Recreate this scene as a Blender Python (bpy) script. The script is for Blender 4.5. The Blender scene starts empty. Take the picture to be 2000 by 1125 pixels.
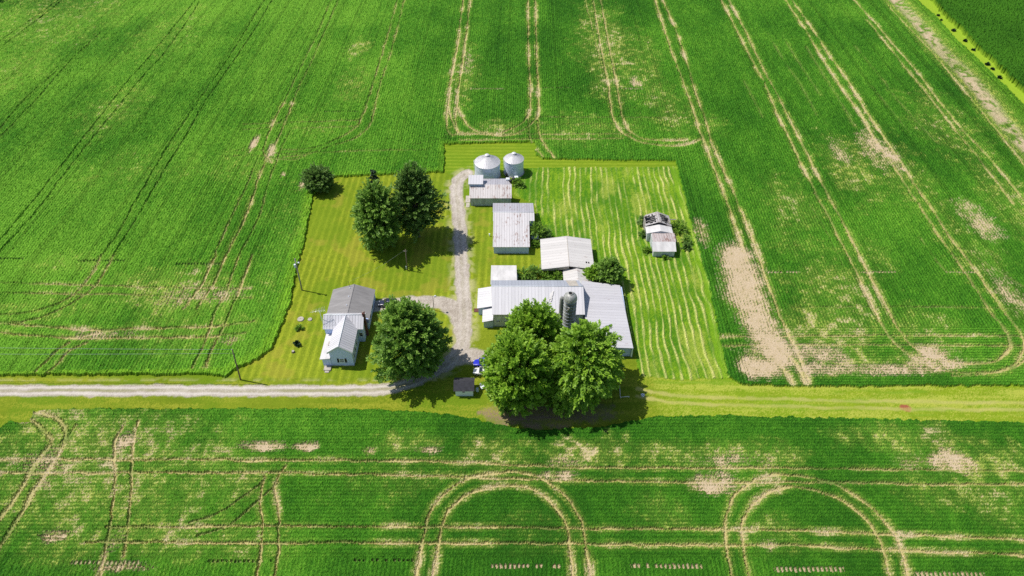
# Farmstead among crop fields, seen from a drone.  Units are metres.
import bpy, math, random
import numpy as np
from mathutils import Vector, Matrix

random.seed(7)
RNG = np.random.default_rng(11)
SC = bpy.context.scene
COL = SC.collection

# ------------------------------------------------------------------ camera
CH = 119.0                                  # camera height
TILT = math.atan(1317.0 / 1400.0)           # below the horizon
FL = 1400.0                                 # focal length for a 2000 wide frame
_s, _c = math.sin(TILT), math.cos(TILT)


def at(px, py, z=0.0):
    """survey point of the 2000x1125 air photo -> world at height z"""
    u = (px - 1000.0) / FL
    v = (py - 562.5) / FL
    t = (CH - z) / (_s + v * _c)
    return (t * u, t * (_c - v * _s), z)


def at2(p):
    return at(p[0], p[1])[:2]


cam_d = bpy.data.cameras.new('camera')
cam = bpy.data.objects.new('camera', cam_d)
COL.objects.link(cam)
cam.location = (0, 0, CH)
cam.rotation_euler = (math.pi / 2 - TILT, 0, 0)
cam_d.sensor_width = 36.0
cam_d.lens = 36.0 * FL / 2000.0
cam_d.clip_end = 20000
SC.camera = cam

# ------------------------------------------------------------------ light
SUN_EL = math.radians(60.0)
SUN_DIR = Vector((-0.961 * math.cos(SUN_EL), 0.276 * math.cos(SUN_EL), math.sin(SUN_EL)))
sd = bpy.data.lights.new('sun', 'SUN')
sd.energy = 4.7
sd.angle = math.radians(0.5)
sd.color = (1.0, 0.95, 0.87)
sun = bpy.data.objects.new('sun', sd)
COL.objects.link(sun)
sun.rotation_euler = (-SUN_DIR).to_track_quat('-Z', 'Y').to_euler()
w = bpy.data.worlds.new('World')
SC.world = w
w.use_nodes = True
nt = w.node_tree
sky = nt.nodes.new('ShaderNodeTexSky')
sky.sky_type = 'NISHITA'
sky.sun_disc = False
sky.sun_elevation = SUN_EL
sky.sun_rotation = math.atan2(SUN_DIR.x, SUN_DIR.y)
nt.links.new(sky.outputs[0], nt.nodes['Background'].inputs[0])
nt.nodes['Background'].inputs[1].default_value = 0.105
SC.view_settings.view_transform = 'Standard'
SC.view_settings.look = 'None'
SC.view_settings.exposure = 0.0
SC.view_settings.gamma = 1.0
SC.cycles.use_denoising = False
SC.cycles.max_bounces = 6

# ------------------------------------------------------------------ helpers


def tag(o, label=None, cat=None, group=None, kind=None):
    if label: o['label'] = label
    if cat: o['category'] = cat
    if group: o['group'] = group
    if kind: o['kind'] = kind
    return o


def empty(name, loc, label, cat, group=None, rz=0.0):
    o = bpy.data.objects.new(name, None)
    o.location = loc
    o.rotation_euler = (0, 0, rz)
    o.empty_display_size = 0.5
    COL.objects.link(o)
    return tag(o, label, cat, group)


class MB:
    """collects faces, then becomes one mesh object"""

    def __init__(s):
        s.v = []
        s.f = []
        s.smooth = []

    def add(s, verts, faces, smooth=False):
        n = len(s.v)
        s.v += [tuple(p) for p in verts]
        s.f += [tuple(i + n for i in f) for f in faces]
        s.smooth += [smooth] * len(faces)
        return s

    def box(s, x0, x1, y0, y1, z0, z1, bev=0.0):
        if bev <= 0:
            p = [(x0, y0, z0), (x1, y0, z0), (x1, y1, z0), (x0, y1, z0),
                 (x0, y0, z1), (x1, y0, z1), (x1, y1, z1), (x0, y1, z1)]
            return s.add(p, [(0, 3, 2, 1), (4, 5, 6, 7), (0, 1, 5, 4), (1, 2, 6, 5), (2, 3, 7, 6), (3, 0, 4, 7)])
        b = bev
        p = [(x0, y0, z0), (x1, y0, z0), (x1, y1, z0), (x0, y1, z0),
             (x0, y0, z1 - b), (x1, y0, z1 - b), (x1, y1, z1 - b), (x0, y1, z1 - b),
             (x0 + b, y0 + b, z1), (x1 - b, y0 + b, z1), (x1 - b, y1 - b, z1), (x0 + b, y1 - b, z1)]
        return s.add(p, [(0, 3, 2, 1), (8, 9, 10, 11), (0, 1, 5, 4), (1, 2, 6, 5), (2, 3, 7, 6), (3, 0, 4, 7),
                         (4, 5, 9, 8), (5, 6, 10, 9), (6, 7, 11, 10), (7, 4, 8, 11)])

    def slab(s, quad, t):
        """quad (counter-clockwise from above) thickened downwards by t"""
        a = [Vector(q) for q in quad]
        n = (a[1] - a[0]).cross(a[2] - a[0]).normalized()
        b = [q - n * t for q in a]
        k = len(a)
        fs = [tuple(range(k)), tuple(range(2 * k - 1, k - 1, -1))]
        for i in range(k):
            j = (i + 1) % k
            fs.append((i, i + k, j + k, j))
        return s.add(a + b, fs)

    def prism(s, poly, d0, d1, axis):
        """poly = (a, z) outline; extruded along axis ('x' or 'y') from d0 to d1"""
        k = len(poly)
        if axis == 'y':
            v = [(a, d0, z) for a, z in poly] + [(a, d1, z) for a, z in poly]
        else:
            v = [(d0, a, z) for a, z in poly] + [(d1, a, z) for a, z in poly]
        fs = [tuple(range(k)), tuple(range(2 * k - 1, k - 1, -1))]
        for i in range(k):
            j = (i + 1) % k
            fs.append((i, i + k, j + k, j))
        return s.add(v, fs)

    def tube(s, pts, rad, n=8, caps=True, smooth=True):
        pts = [Vector(p) for p in pts]
        if not isinstance(rad, (list, tuple)): rad = [rad] * len(pts)
        vs = []
        for i, p in enumerate(pts):
            d = (pts[min(i + 1, len(pts) - 1)] - pts[max(i - 1, 0)])
            if d.length < 1e-9: d = Vector((0, 0, 1))
            d.normalize()
            a = d.orthogonal().normalized() if i == 0 else (a - d * a.dot(d)).normalized()
            b = d.cross(a)
            for k in range(n):
                t = 2 * math.pi * k / n
                vs.append(p + (a * math.cos(t) + b * math.sin(t)) * rad[i])
        fs = []
        for i in range(len(pts) - 1):
            for k in range(n):
                j = (k + 1) % n
                fs.append((i * n + k, i * n + j, (i + 1) * n + j, (i + 1) * n + k))
        if caps:
            fs.append(tuple(range(n - 1, -1, -1)))
            fs.append(tuple((len(pts) - 1) * n + k for k in range(n)))
        return s.add(vs, fs, smooth)

    def lathe(s, prof, cx, cy, n=32, smooth=False, a0=0.0, a1=2 * math.pi):
        full = abs(a1 - a0 - 2 * math.pi) < 1e-6
        m = n if full else n + 1
        vs = []
        for r, z in prof:
            for k in range(m):
                t = a0 + (a1 - a0) * k / n
                vs.append((cx + r * math.cos(t), cy + r * math.sin(t), z))
        fs = []
        for i in range(len(prof) - 1):
            for k in range(n):
                j = (k + 1) % m
                fs.append((i * m + k, i * m + j, (i + 1) * m + j, (i + 1) * m + k))
        return s.add(vs, fs, smooth)

    def build(s, name, mat, parent=None):
        o0 = Vector(parent.location) if parent is not None else Vector((0, 0, 0))
        p = parent
        while p is not None and p.parent is not None:
            p = p.parent
            o0 = o0 + Vector(p.location)
        me = bpy.data.meshes.new(name)
        me.from_pydata([tuple(Vector(q) - o0) for q in s.v], [], s.f)
        me.polygons.foreach_set('use_smooth', s.smooth)
        me.materials.append(mat)
        me.update()
        o = bpy.data.objects.new(name, me)
        COL.objects.link(o)
        if parent is not None: o.parent = parent
        return o


# ------------------------------------------------------------------ materials
def mat_new(name):
    m = bpy.data.materials.new(name)
    m.use_nodes = True
    return m, m.node_tree, m.node_tree.nodes, m.node_tree.links, m.node_tree.nodes['Principled BSDF']


def ramp(N, stops):
    r = N.new('ShaderNodeValToRGB')
    e = r.color_ramp.elements
    while len(e) < len(stops): e.new(0.5)
    for k, (p, c) in enumerate(stops):
        e[k].position = p
        e[k].color = (*c, 1) if len(c) == 3 else c
    return r


def simple(name, col, rough=0.6, metal=0.0, var=0.18, scale=1.5, stretch=(1, 1, 1), bump=0.0):
    """plain colour broken up by weathering noise"""
    m, t, N, L, P = mat_new(name)
    tc = N.new('ShaderNodeTexCoord')
    mp = N.new('ShaderNodeMapping')
    mp.inputs['Scale'].default_value = stretch
    L.new(tc.outputs['Object'], mp.inputs[0])
    n = N.new('ShaderNodeTexNoise')
    n.inputs['Scale'].default_value = scale
    n.inputs['Detail'].default_value = 5
    L.new(mp.outputs[0], n.inputs['Vector'])
    lo = tuple(c * (1 - var) for c in col)
    hi = tuple(min(1, c * (1 + var)) for c in col)
    r = ramp(N, [(0.3, lo), (0.7, hi)])
    L.new(n.outputs[0], r.inputs[0])
    L.new(r.outputs[0], P.inputs['Base Color'])
    P.inputs['Roughness'].default_value = rough
    P.inputs['Metallic'].default_value = metal
    if bump:
        b = N.new('ShaderNodeBump')
        b.inputs['Strength'].default_value = bump
        b.inputs['Distance'].default_value = 0.05
        L.new(n.outputs[0], b.inputs['Height'])
        L.new(b.outputs[0], P.inputs['Normal'])
    return m


def sheet_metal(name, col, axis, spacing=0.9, rust=0.0, rust_col=(0.22, 0.11, 0.08), rough=0.5, metal=0.0,
                seam=0.5, dirt=0.12):
    """ribbed sheet roofing: narrow seams every `spacing` m along `axis`, panels of slightly different tone,
    rust where the coating has gone, run-off stains down the slope"""
    m, t, N, L, P = mat_new(name)
    tc = N.new('ShaderNodeTexCoord')
    sx = N.new('ShaderNodeSeparateXYZ')
    L.new(tc.outputs['Object'], sx.inputs[0])
    a = sx.outputs['X' if axis == 'x' else 'Y']

    def math_(op, *ins):
        n = N.new('ShaderNodeMath')
        n.operation = op
        for k, i in enumerate(ins):
            if isinstance(i, (int, float)): n.inputs[k].default_value = i
            else: L.new(i, n.inputs[k])
        return n.outputs[0]
    q = math_('DIVIDE', a, spacing)
    fr = math_('FRACT', q)
    d = math_('ABSOLUTE', math_('SUBTRACT', fr, 0.5))
    seamv = math_('GREATER_THAN', d, 0.5 - 0.055 / spacing)
    wn = N.new('ShaderNodeTexWhiteNoise')
    wn.noise_dimensions = '1D'
    L.new(math_('FLOOR', q), wn.inputs['W'])
    mp = N.new('ShaderNodeMapping')
    mp.inputs['Scale'].default_value = (2.6, 0.35, 0.35) if axis == 'x' else (0.35, 2.6, 0.35)
    L.new(tc.outputs['Object'], mp.inputs[0])
    n1 = N.new('ShaderNodeTexNoise')
    n1.inputs['Scale'].default_value = 1.0
    n1.inputs['Detail'].default_value = 6
    L.new(mp.outputs[0], n1.inputs['Vector'])
    n2 = N.new('ShaderNodeTexNoise')
    n2.inputs['Scale'].default_value = 0.22
    n2.inputs['Detail'].default_value = 4
    L.new(tc.outputs['Object'], n2.inputs['Vector'])
    tone = math_('ADD', math_('MULTIPLY', wn.outputs[0], dirt), math_('MULTIPLY', n1.outputs[0], dirt * 1.6))
    tone = math_('SUBTRACT', 1.0 + dirt * 0.9, tone)
    tone = math_('MULTIPLY', tone, math_('SUBTRACT', 1.0, math_('MULTIPLY', seamv, seam)))
    cm = N.new('ShaderNodeMix')
    cm.data_type = 'RGBA'
    cm.blend_type = 'MULTIPLY'
    cm.inputs[0].default_value = 1.0
    cm.inputs[6].default_value = (*col, 1)
    L.new(tone, cm.inputs[7])
    outc = cm.outputs[2]
    if rust > 0:
        mp3 = N.new('ShaderNodeMapping')
        mp3.inputs['Scale'].default_value = (1.9, 0.6, 0.6) if axis == 'x' else (0.6, 1.9, 0.6)
        L.new(tc.outputs['Object'], mp3.inputs[0])
        n3 = N.new('ShaderNodeTexNoise')
        n3.inputs['Scale'].default_value = 1.3
        n3.inputs['Detail'].default_value = 7
        n3.inputs['Roughness'].default_value = 0.65
        L.new(mp3.outputs[0], n3.inputs['Vector'])
        rv = math_('MULTIPLY', n3.outputs[0], math_('ADD', 0.55, n2.outputs[0]))
        mr = N.new('ShaderNodeMapRange')
        mr.inputs['From Min'].default_value = 0.74 - 0.25 * rust
        mr.inputs['From Max'].default_value = 0.86 - 0.25 * rust
        mr.inputs['To Max'].default_value = 0.8
        L.new(rv, mr.inputs['Value'])
        rm = N.new('ShaderNodeMix')
        rm.data_type = 'RGBA'
        L.new(mr.outputs[0], rm.inputs[0])
        L.new(outc, rm.inputs[6])
        rm.inputs[7].default_value = (*rust_col, 1)
        outc = rm.outputs[2]
    L.new(outc, P.inputs['Base Color'])
    P.inputs['Roughness'].default_value = rough
    P.inputs['Metallic'].default_value = metal
    b = N.new('ShaderNodeBump')
    b.inputs['Strength'].default_value = 0.6
    b.inputs['Distance'].default_value = 0.04
    L.new(math_('ADD', seamv, math_('MULTIPLY', n1.outputs[0], 0.4)), b.inputs['Height'])
    L.new(b.outputs[0], P.inputs['Normal'])
    return m


def siding(name, col, step=0.2, dirt=0.15, vertical=None):
    """clapboard (or vertical board when vertical='x'/'y') with streaks of dirt"""
    m, t, N, L, P = mat_new(name)
    tc = N.new('ShaderNodeTexCoord')
    sx = N.new('ShaderNodeSeparateXYZ')
    L.new(tc.outputs['Object'], sx.inputs[0])
    src = sx.outputs['Z'] if vertical is None else sx.outputs[vertical.upper()]
    q = N.new('ShaderNodeMath')
    q.operation = 'DIVIDE'
    L.new(src, q.inputs[0])
    q.inputs[1].default_value = step
    fr = N.new('ShaderNodeMath')
    fr.operation = 'FRACT'
    L.new(q.outputs[0], fr.inputs[0])
    mp = N.new('ShaderNodeMapping')
    mp.inputs['Scale'].default_value = (2.2, 2.2, 0.4)
    L.new(tc.outputs['Object'], mp.inputs[0])
    n = N.new('ShaderNodeTexNoise')
    n.inputs['Scale'].default_value = 0.9
    n.inputs['Detail'].default_value = 6
    L.new(mp.outputs[0], n.inputs['Vector'])
    r = ramp(N, [(0.25, tuple(c * (1 - dirt * 2) for c in col)), (0.6, col)])
    L.new(n.outputs[0], r.inputs[0])
    L.new(r.outputs[0], P.inputs['Base Color'])
    P.inputs['Roughness'].default_value = 0.6
    b = N.new('ShaderNodeBump')
    b.inputs['Strength'].default_value = 0.5
    b.inputs['Distance'].default_value = 0.03
    L.new(fr.outputs[0], b.inputs['Height'])
    L.new(b.outputs[0], P.inputs['Normal'])
    return m


M = {}
M['house_roof_x'] = sheet_metal('house roof seams across', (0.62, 0.61, 0.65), 'x', 0.62, seam=0.38)
M['house_roof_y'] = sheet_metal('house roof seams along', (0.62, 0.61, 0.65), 'y', 0.62, seam=0.38)
M['porch_roof'] = simple('porch roof', (0.58, 0.565, 0.56), 0.7, var=0.16, scale=0.9, stretch=(1, 0.4, 1))
M['shingle'] = simple('grey shingle', (0.245, 0.235, 0.235), 0.9, var=0.16, scale=0.7, stretch=(0.35, 1.8, 1), bump=0.3)
M['dark_shingle'] = simple('dark shingle', (0.035, 0.035, 0.045), 0.9, var=0.3, scale=2.0, bump=0.4)
M['white_siding'] = siding('skylight tinted white siding', (0.56, 0.67, 0.97), 0.2, 0.03)  # white boards; the blue of sky-lit shade is mixed into their colour
M['barn_white'] = siding('white barn board', (0.50, 0.61, 0.83), 0.3, 0.1, 'x')  # white boards with skylight blue of the shaded fronts put into the colour
M['barn_white_y'] = siding('white barn board side', (0.50, 0.61, 0.83), 0.3, 0.1, 'y')  # same skylight blue painted in
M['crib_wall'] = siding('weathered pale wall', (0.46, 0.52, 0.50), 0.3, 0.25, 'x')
M['block'] = simple('block wall', (0.56, 0.58, 0.54), 0.9, var=0.25, scale=1.2, stretch=(1, 1, 0.5))
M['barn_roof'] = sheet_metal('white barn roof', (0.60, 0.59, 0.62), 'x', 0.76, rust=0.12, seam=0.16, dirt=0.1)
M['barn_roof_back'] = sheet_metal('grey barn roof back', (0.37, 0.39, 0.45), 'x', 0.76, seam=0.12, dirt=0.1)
M['wing_roof'] = sheet_metal('wing roof', (0.53, 0.52, 0.55), 'y', 0.9, rust=0.1, seam=0.1, dirt=0.09)
M['rust_roof'] = sheet_metal('rusty white roof', (0.60, 0.575, 0.585), 'x', 0.66, rust=0.62, seam=0.3)
M['rust_roof_hard'] = sheet_metal('rusty roof', (0.47, 0.41, 0.40), 'x', 0.66, rust=0.85, seam=0.3)
M['crib_roof'] = sheet_metal('crib roof', (0.6, 0.56, 0.55), 'x', 0.66, rust=0.66, seam=0.25)
M['plain_roof'] = sheet_metal('plain white roof', (0.60, 0.575, 0.555), 'y', 1.0, rust=0.3, seam=0.10, dirt=0.12)
M['lean_roof'] = sheet_metal('lean to roof', (0.62, 0.61, 0.63), 'y', 0.8, seam=0.12, dirt=0.08)
M['annex_roof'] = sheet_metal('annex roof', (0.42, 0.41, 0.45), 'x', 0.66, rust=0.3, seam=0.2)
M['galv'] = simple('galvanised', (0.62, 0.69, 0.82), 0.5, 0.12, var=0.14, scale=0.7, stretch=(1, 1, 2.5))
M['bin_roof'] = simple('bin roof', (0.62, 0.61, 0.63), 0.5, 0.1, var=0.1, scale=1.2)
M['concrete'] = simple('concrete', (0.42, 0.38, 0.33), 0.9, var=0.2, scale=1.5)
M['silo_wall'] = simple('silo staves', (0.27, 0.275, 0.265), 0.85, var=0.6, scale=0.8, stretch=(1.6, 1.6, 0.45), bump=0.4)
M['silo_dome'] = simple('silo dome', (0.42, 0.42, 0.40), 0.55, 0.3, var=0.3, scale=1.5)
M['trim'] = simple('white trim', (0.74, 0.78, 0.82), 0.6, var=0.08)
M['glass'] = simple('window glass', (0.02, 0.025, 0.03), 0.1, var=0.3)
M['curtain_glass'] = simple('curtained window glass', (0.16, 0.18, 0.22), 0.2, var=0.3)
M['shutter'] = simple('shutter', (0.012, 0.012, 0.016), 0.6)
M['brick'] = simple('brick', (0.12, 0.045, 0.035), 0.9, var=0.4, scale=6)
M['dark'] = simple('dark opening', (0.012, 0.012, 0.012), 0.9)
M['wood_pole'] = simple('pole wood', (0.17, 0.13, 0.10), 0.9, var=0.3, scale=2, stretch=(4, 4, 0.5))
M['grey_pole'] = simple('grey pole wood', (0.30, 0.28, 0.25), 0.9, var=0.3, scale=2, stretch=(4, 4, 0.5))
M['wire'] = simple('wire', (0.30, 0.33, 0.30), 0.5)
M['lamp'] = simple('lamp housing', (0.62, 0.64, 0.66), 0.35, 0.3)
M['alu'] = simple('aluminium', (0.62, 0.61, 0.58), 0.35, 0.5)
M['old_white'] = siding('flaking white board', (0.62, 0.65, 0.68), 0.25, 0.15)
M['charred'] = simple('weathered rafters', (0.33, 0.30, 0.28), 0.9, var=0.5, scale=3)
M['soot'] = simple('soot', (0.02, 0.016, 0.014), 0.95)
M['old_roof'] = sheet_metal('old pale roof', (0.46, 0.43, 0.43), 'y', 0.7, rust=0.5, seam=0.2)
M['bark'] = simple('bark', (0.10, 0.08, 0.06), 0.95, var=0.4, scale=3, stretch=(3, 3, 0.6), bump=0.5)
M['rubber'] = simple('rubber', (0.015, 0.015, 0.016), 0.8)
M['rim'] = simple('rim', (0.4, 0.4, 0.42), 0.3, 0.7)
M['tail'] = simple('tail lamp', (0.35, 0.02, 0.02), 0.3)
M['headlight'] = simple('head lamp', (0.6, 0.62, 0.65), 0.15)
M['plastic'] = simple('bumper plastic', (0.03, 0.03, 0.035), 0.6)


def paint(name, col):
    m = simple(name, col, 0.28, 0.0, var=0.06, scale=0.8)
    m.node_tree.nodes['Principled BSDF'].inputs['Coat Weight'].default_value = 0.6
    return m


M['blue_paint'] = paint('blue paint', (0.012, 0.022, 0.50))
M['white_paint'] = paint('white paint', (0.72, 0.71, 0.70))
M['navy_paint'] = paint('dark navy paint', (0.018, 0.022, 0.05))


def leaf_mat(name, dark, light, trans=0.3):
    m, t, N, L, P = mat_new(name)
    at_ = N.new('ShaderNodeAttribute')
    at_.attribute_name = 'leaf_tone'
    r = ramp(N, [(0.0, dark), (1.0, light)])
    L.new(at_.outputs['Fac'], r.inputs[0])
    L.new(r.outputs[0], P.inputs['Base Color'])
    P.inputs['Roughness'].default_value = 0.5
    P.inputs['Specular IOR Level'].default_value = 0.3
    tr = N.new('ShaderNodeBsdfTranslucent')
    hs = N.new('ShaderNodeHueSaturation')
    hs.inputs['Value'].default_value = 1.15
    L.new(r.outputs[0], hs.inputs['Color'])
    L.new(hs.outputs[0], tr.inputs[0])
    mx = N.new('ShaderNodeMixShader')
    mx.inputs[0].default_value = trans
    L.new(P.outputs[0], mx.inputs[1])
    L.new(tr.outputs[0], mx.inputs[2])
    L.new(mx.outputs[0], N['Material Output'].inputs[0])
    return m


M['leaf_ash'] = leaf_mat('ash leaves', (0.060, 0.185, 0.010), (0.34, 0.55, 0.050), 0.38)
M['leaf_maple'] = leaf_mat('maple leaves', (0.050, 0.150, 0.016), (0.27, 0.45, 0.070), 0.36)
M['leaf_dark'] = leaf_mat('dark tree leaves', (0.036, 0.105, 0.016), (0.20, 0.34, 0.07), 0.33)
M['leaf_deep'] = leaf_mat('deep green needles', (0.008, 0.024, 0.010), (0.03, 0.07, 0.025), 0.1)
M['leaf_shrub'] = leaf_mat('shrub leaves', (0.055, 0.15, 0.012), (0.25, 0.43, 0.045), 0.36)

# ------------------------------------------------------------------ the land
# One survey grid carries the land: finer near the camera, coarser far off.  Every point knows what covers it
# (crop, bare soil, lawn, hay, gravel); faces are then shared out to one object per kind of cover.
NX = 1560
ys = [44.0]
while ys[-1] < 345.0:
    ys.append(ys[-1] + 0.15 + 0.40 * (ys[-1] - 50) / 285.0)
YR = np.array(ys)
NY = len(YR)
HW = 0.714 * 1.14 * (_c * YR + _s * CH) + 4.0
XX = (np.linspace(-1, 1, NX)[None, :] * HW[:, None])
YY = np.repeat(YR[:, None], NX, axis=1)
DX = np.repeat((2 * HW / (NX - 1))[:, None], NX, axis=1)
XX = XX + RNG.uniform(-0.3, 0.3, XX.shape) * DX
YY = YY + RNG.uniform(-0.3, 0.3, YY.shape) * np.gradient(YR)[:, None]
ROWX = XX - 0.018 * YY                    # the drills run a degree off the view


def vnoise(x, y, scale, seed):
    """smooth lattice noise 0..1"""
    tab = np.random.default_rng(seed).random((256, 256)).astype(np.float32)
    gx, gy = x / scale, y / scale
    ix, iy = np.floor(gx).astype(np.int64), np.floor(gy).astype(np.int64)
    fx, fy = gx - ix, gy - iy
    fx, fy = fx * fx * (3 - 2 * fx), fy * fy * (3 - 2 * fy)
    ix0, iy0, ix1, iy1 = ix & 255, iy & 255, (ix + 1) & 255, (iy + 1) & 255
    return (tab[iy0, ix0] * (1 - fx) + tab[iy0, ix1] * fx) * (1 - fy) + (tab[iy1, ix0] * (1 - fx) + tab[iy1, ix1] * fx) * fy


def fbm(x, y, scale, seed, octv=4, rough=0.55):
    a, tot, out = 1.0, 0.0, 0.0
    for k in range(octv):
        out = out + a * vnoise(x + 31.7 * k, y - 17.3 * k, scale, seed + k)
        tot += a
        a *= rough
        scale *= 0.5
    return out / tot


def sstep(e0, e1, x):
    t = np.clip((x - e0) / (e1 - e0), 0, 1)
    return t * t * (3 - 2 * t)


def inside(poly, x, y):
    P = [at2(p) for p in poly]
    r = np.zeros(x.shape, bool)
    n = len(P)
    for i in range(n):
        (xa, ya), (xb, yb) = P[i], P[(i + 1) % n]
        if ya == yb: continue
        hit = (ya > y) != (yb > y)
        r ^= hit & (x < (xb - xa) * (y - ya) / (yb - ya) + xa)
    return r


def window(x0, x1, y0, y1):
    j0, j1 = np.searchsorted(YR, [y0 - 0.6, y1 + 0.6])
    if j1 <= j0: return None
    hw = HW[j0:j1]
    u0, u1 = min(x0 / hw.min(), x0 / hw.max()), max(x1 / hw.min(), x1 / hw.max())
    i0 = max(0, int((u0 + 1) / 2 * (NX - 1)) - 2)
    i1 = min(NX, int((u1 + 1) / 2 * (NX - 1)) + 3)
    if i1 <= i0: return None
    return slice(j0, j1), slice(i0, i1)


def smooth_line(P, n=6):
    P = [np.array(p, float) for p in P]
    if len(P) < 3: return P
    out = []
    for i in range(len(P) - 1):
        p0, p1, p2, p3 = P[max(i - 1, 0)], P[i], P[i + 1], P[min(i + 2, len(P) - 1)]
        for k in range(n):
            t = k / n
            out.append(0.5 * ((2 * p1) + (p2 - p0) * t + (2 * p0 - 5 * p1 + 4 * p2 - p3) * t * t + (3 * p1 - p0 - 3 * p2 + p3) * t ** 3))
    out.append(P[-1])
    return out


WARPX = XX + (fbm(XX, YY, 2.5, 400, 2) - 0.5) * 0.55
WARPY = YY + (fbm(XX, YY, 2.5, 410, 2) - 0.5) * 0.55


def dist_to(line, reach, smooth=True, warp=True):
    """distance from every grid point to a surveyed line, only near it"""
    P = [at2(p) for p in line]
    if smooth: P = smooth_line(P)
    D = np.full(XX.shape, 1e3, np.float32)
    for a, b in zip(P[:-1], P[1:]):
        ws = window(min(a[0], b[0]) - reach - 0.6, max(a[0], b[0]) + reach + 0.6, min(a[1], b[1]) - reach, max(a[1], b[1]) + reach)
        if ws is None: continue
        x, y = (WARPX[ws], WARPY[ws]) if warp else (XX[ws], YY[ws])
        dx, dy = b[0] - a[0], b[1] - a[1]
        L2 = dx * dx + dy * dy + 1e-9
        t = np.clip(((x - a[0]) * dx + (y - a[1]) * dy) / L2, 0, 1)
        D[ws] = np.minimum(D[ws], np.hypot(x - a[0] - t * dx, y - a[1] - t * dy))
    return D


def Z(ox, oy, s, pts):
    """lines noted on an enlargement of the air photo: origin and scale"""
    return [(ox + s * x, oy + s * y) for x, y in pts]


# ---- outlines of the covers (air-photo points)
UPPER = [(-400, 738), (0, 735), (200, 733), (400, 733), (440, 735), (470, 717), (505, 704), (530, 682), (550, 640),
         (566, 600), (580, 530), (600, 450), (612, 385), (625, 362), (660, 346), (720, 344), (868, 337), (868, 283),
         (950, 280), (1045, 279), (1047, 303), (1060, 312), (1320, 315), (1345, 420), (1385, 560), (1412, 690),
         (1422, 738), (1450, 752), (1600, 756), (2400, 752), (2400, 600), (2000, 207), (1912, 120), (1896, 104),
         (1864, 75), (1830, 35), (1800, 9), (1783, -10), (1735, -90), (-400, -90)]
CORN = [(1765, -90), (1815, -5), (1821, 2), (1848, 37), (1869, 55), (1891, 78), (1912, 102), (1935, 120), (2000, 185),
        (2400, 570), (2700, 300), (2500, -90)]
LOWER = [(-400, 1010), (0, 838), (16, 826), (60, 824), (66, 803), (100, 801), (250, 800), (650, 800), (780, 803),
         (870, 810), (920, 818), (965, 830), (1000, 836), (1060, 841), (1160, 838), (1280, 815), (1400, 813),
         (1700, 820), (2000, 827), (2400, 838), (2400, 1300), (-400, 1300)]
MEADOW = [(1030, 328), (1324, 326), (1352, 425), (1390, 560), (1428, 738), (1330, 742), (1250, 735), (1240, 690),
          (1215, 560), (1165, 520), (1150, 470), (1060, 465), (1045, 400), (1003, 380), (1010, 350)]
LANE = [(-420, 763), (0, 763), (300, 763), (560, 763), (700, 762), (770, 757), (830, 737), (878, 706), (900, 680), (906, 640), (904, 560),
        (900, 490), (896, 420), (891, 372), (897, 350), (912, 338)]
jx = (fbm(XX, YY, 1.2, 20, 3) - 0.5) * 1.1
jy = (fbm(XX, YY, 1.2, 30, 3) - 0.5) * 1.1
is_up = inside(UPPER, XX + jx, YY + jy)
is_lo = inside(LOWER, XX + jx, YY + jy)
is_corn = inside(CORN, XX + jx * 2, YY + jy * 2)
is_hay = inside(MEADOW, XX + jx, YY + jy) & ~is_up
crop = is_up | is_lo
# field border distance (for the weedy edge plants)
EDGE_L = [(-400, 738), (0, 735), (200, 733), (400, 733), (440, 735), (470, 717), (505, 704), (530, 682), (550, 640), (566, 600),
          (580, 530), (600, 450), (612, 385)]
EDGE_N = [(625, 362), (660, 346), (720, 344), (868, 337), (868, 283), (950, 280), (1045, 279), (1047, 303), (1060, 312)]
dl = dist_to(EDGE_L, 6.0, False)
dn = dist_to(EDGE_N, 4.0, False)
wide = sstep(at(0, 600)[0] * 0 - 75, -50, XX)
weed = (1 - sstep(0.8, 1.4 + 3.2 * wide, dl)) * is_up
weed = np.maximum(weed, (1 - sstep(0.4, 2.6, dn)) * is_up * 0.6)

dstrip = dist_to([(1783, -10), (1800, 9), (1830, 35), (1864, 75), (1896, 104), (1912, 120), (2000, 207), (2200, 400)], 12.0, False)
weed = np.maximum(weed, (1 - sstep(1.5, 10.0, dstrip)) * is_up * 0.45)
# ---- wheelings: (line, half width m, how bare, soil showing)
T = []


def tr(o, pts, hw=0.42, bare=1.0, soil=0.8):
    T.append((Z(*o, pts), hw, bare, soil))


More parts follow.
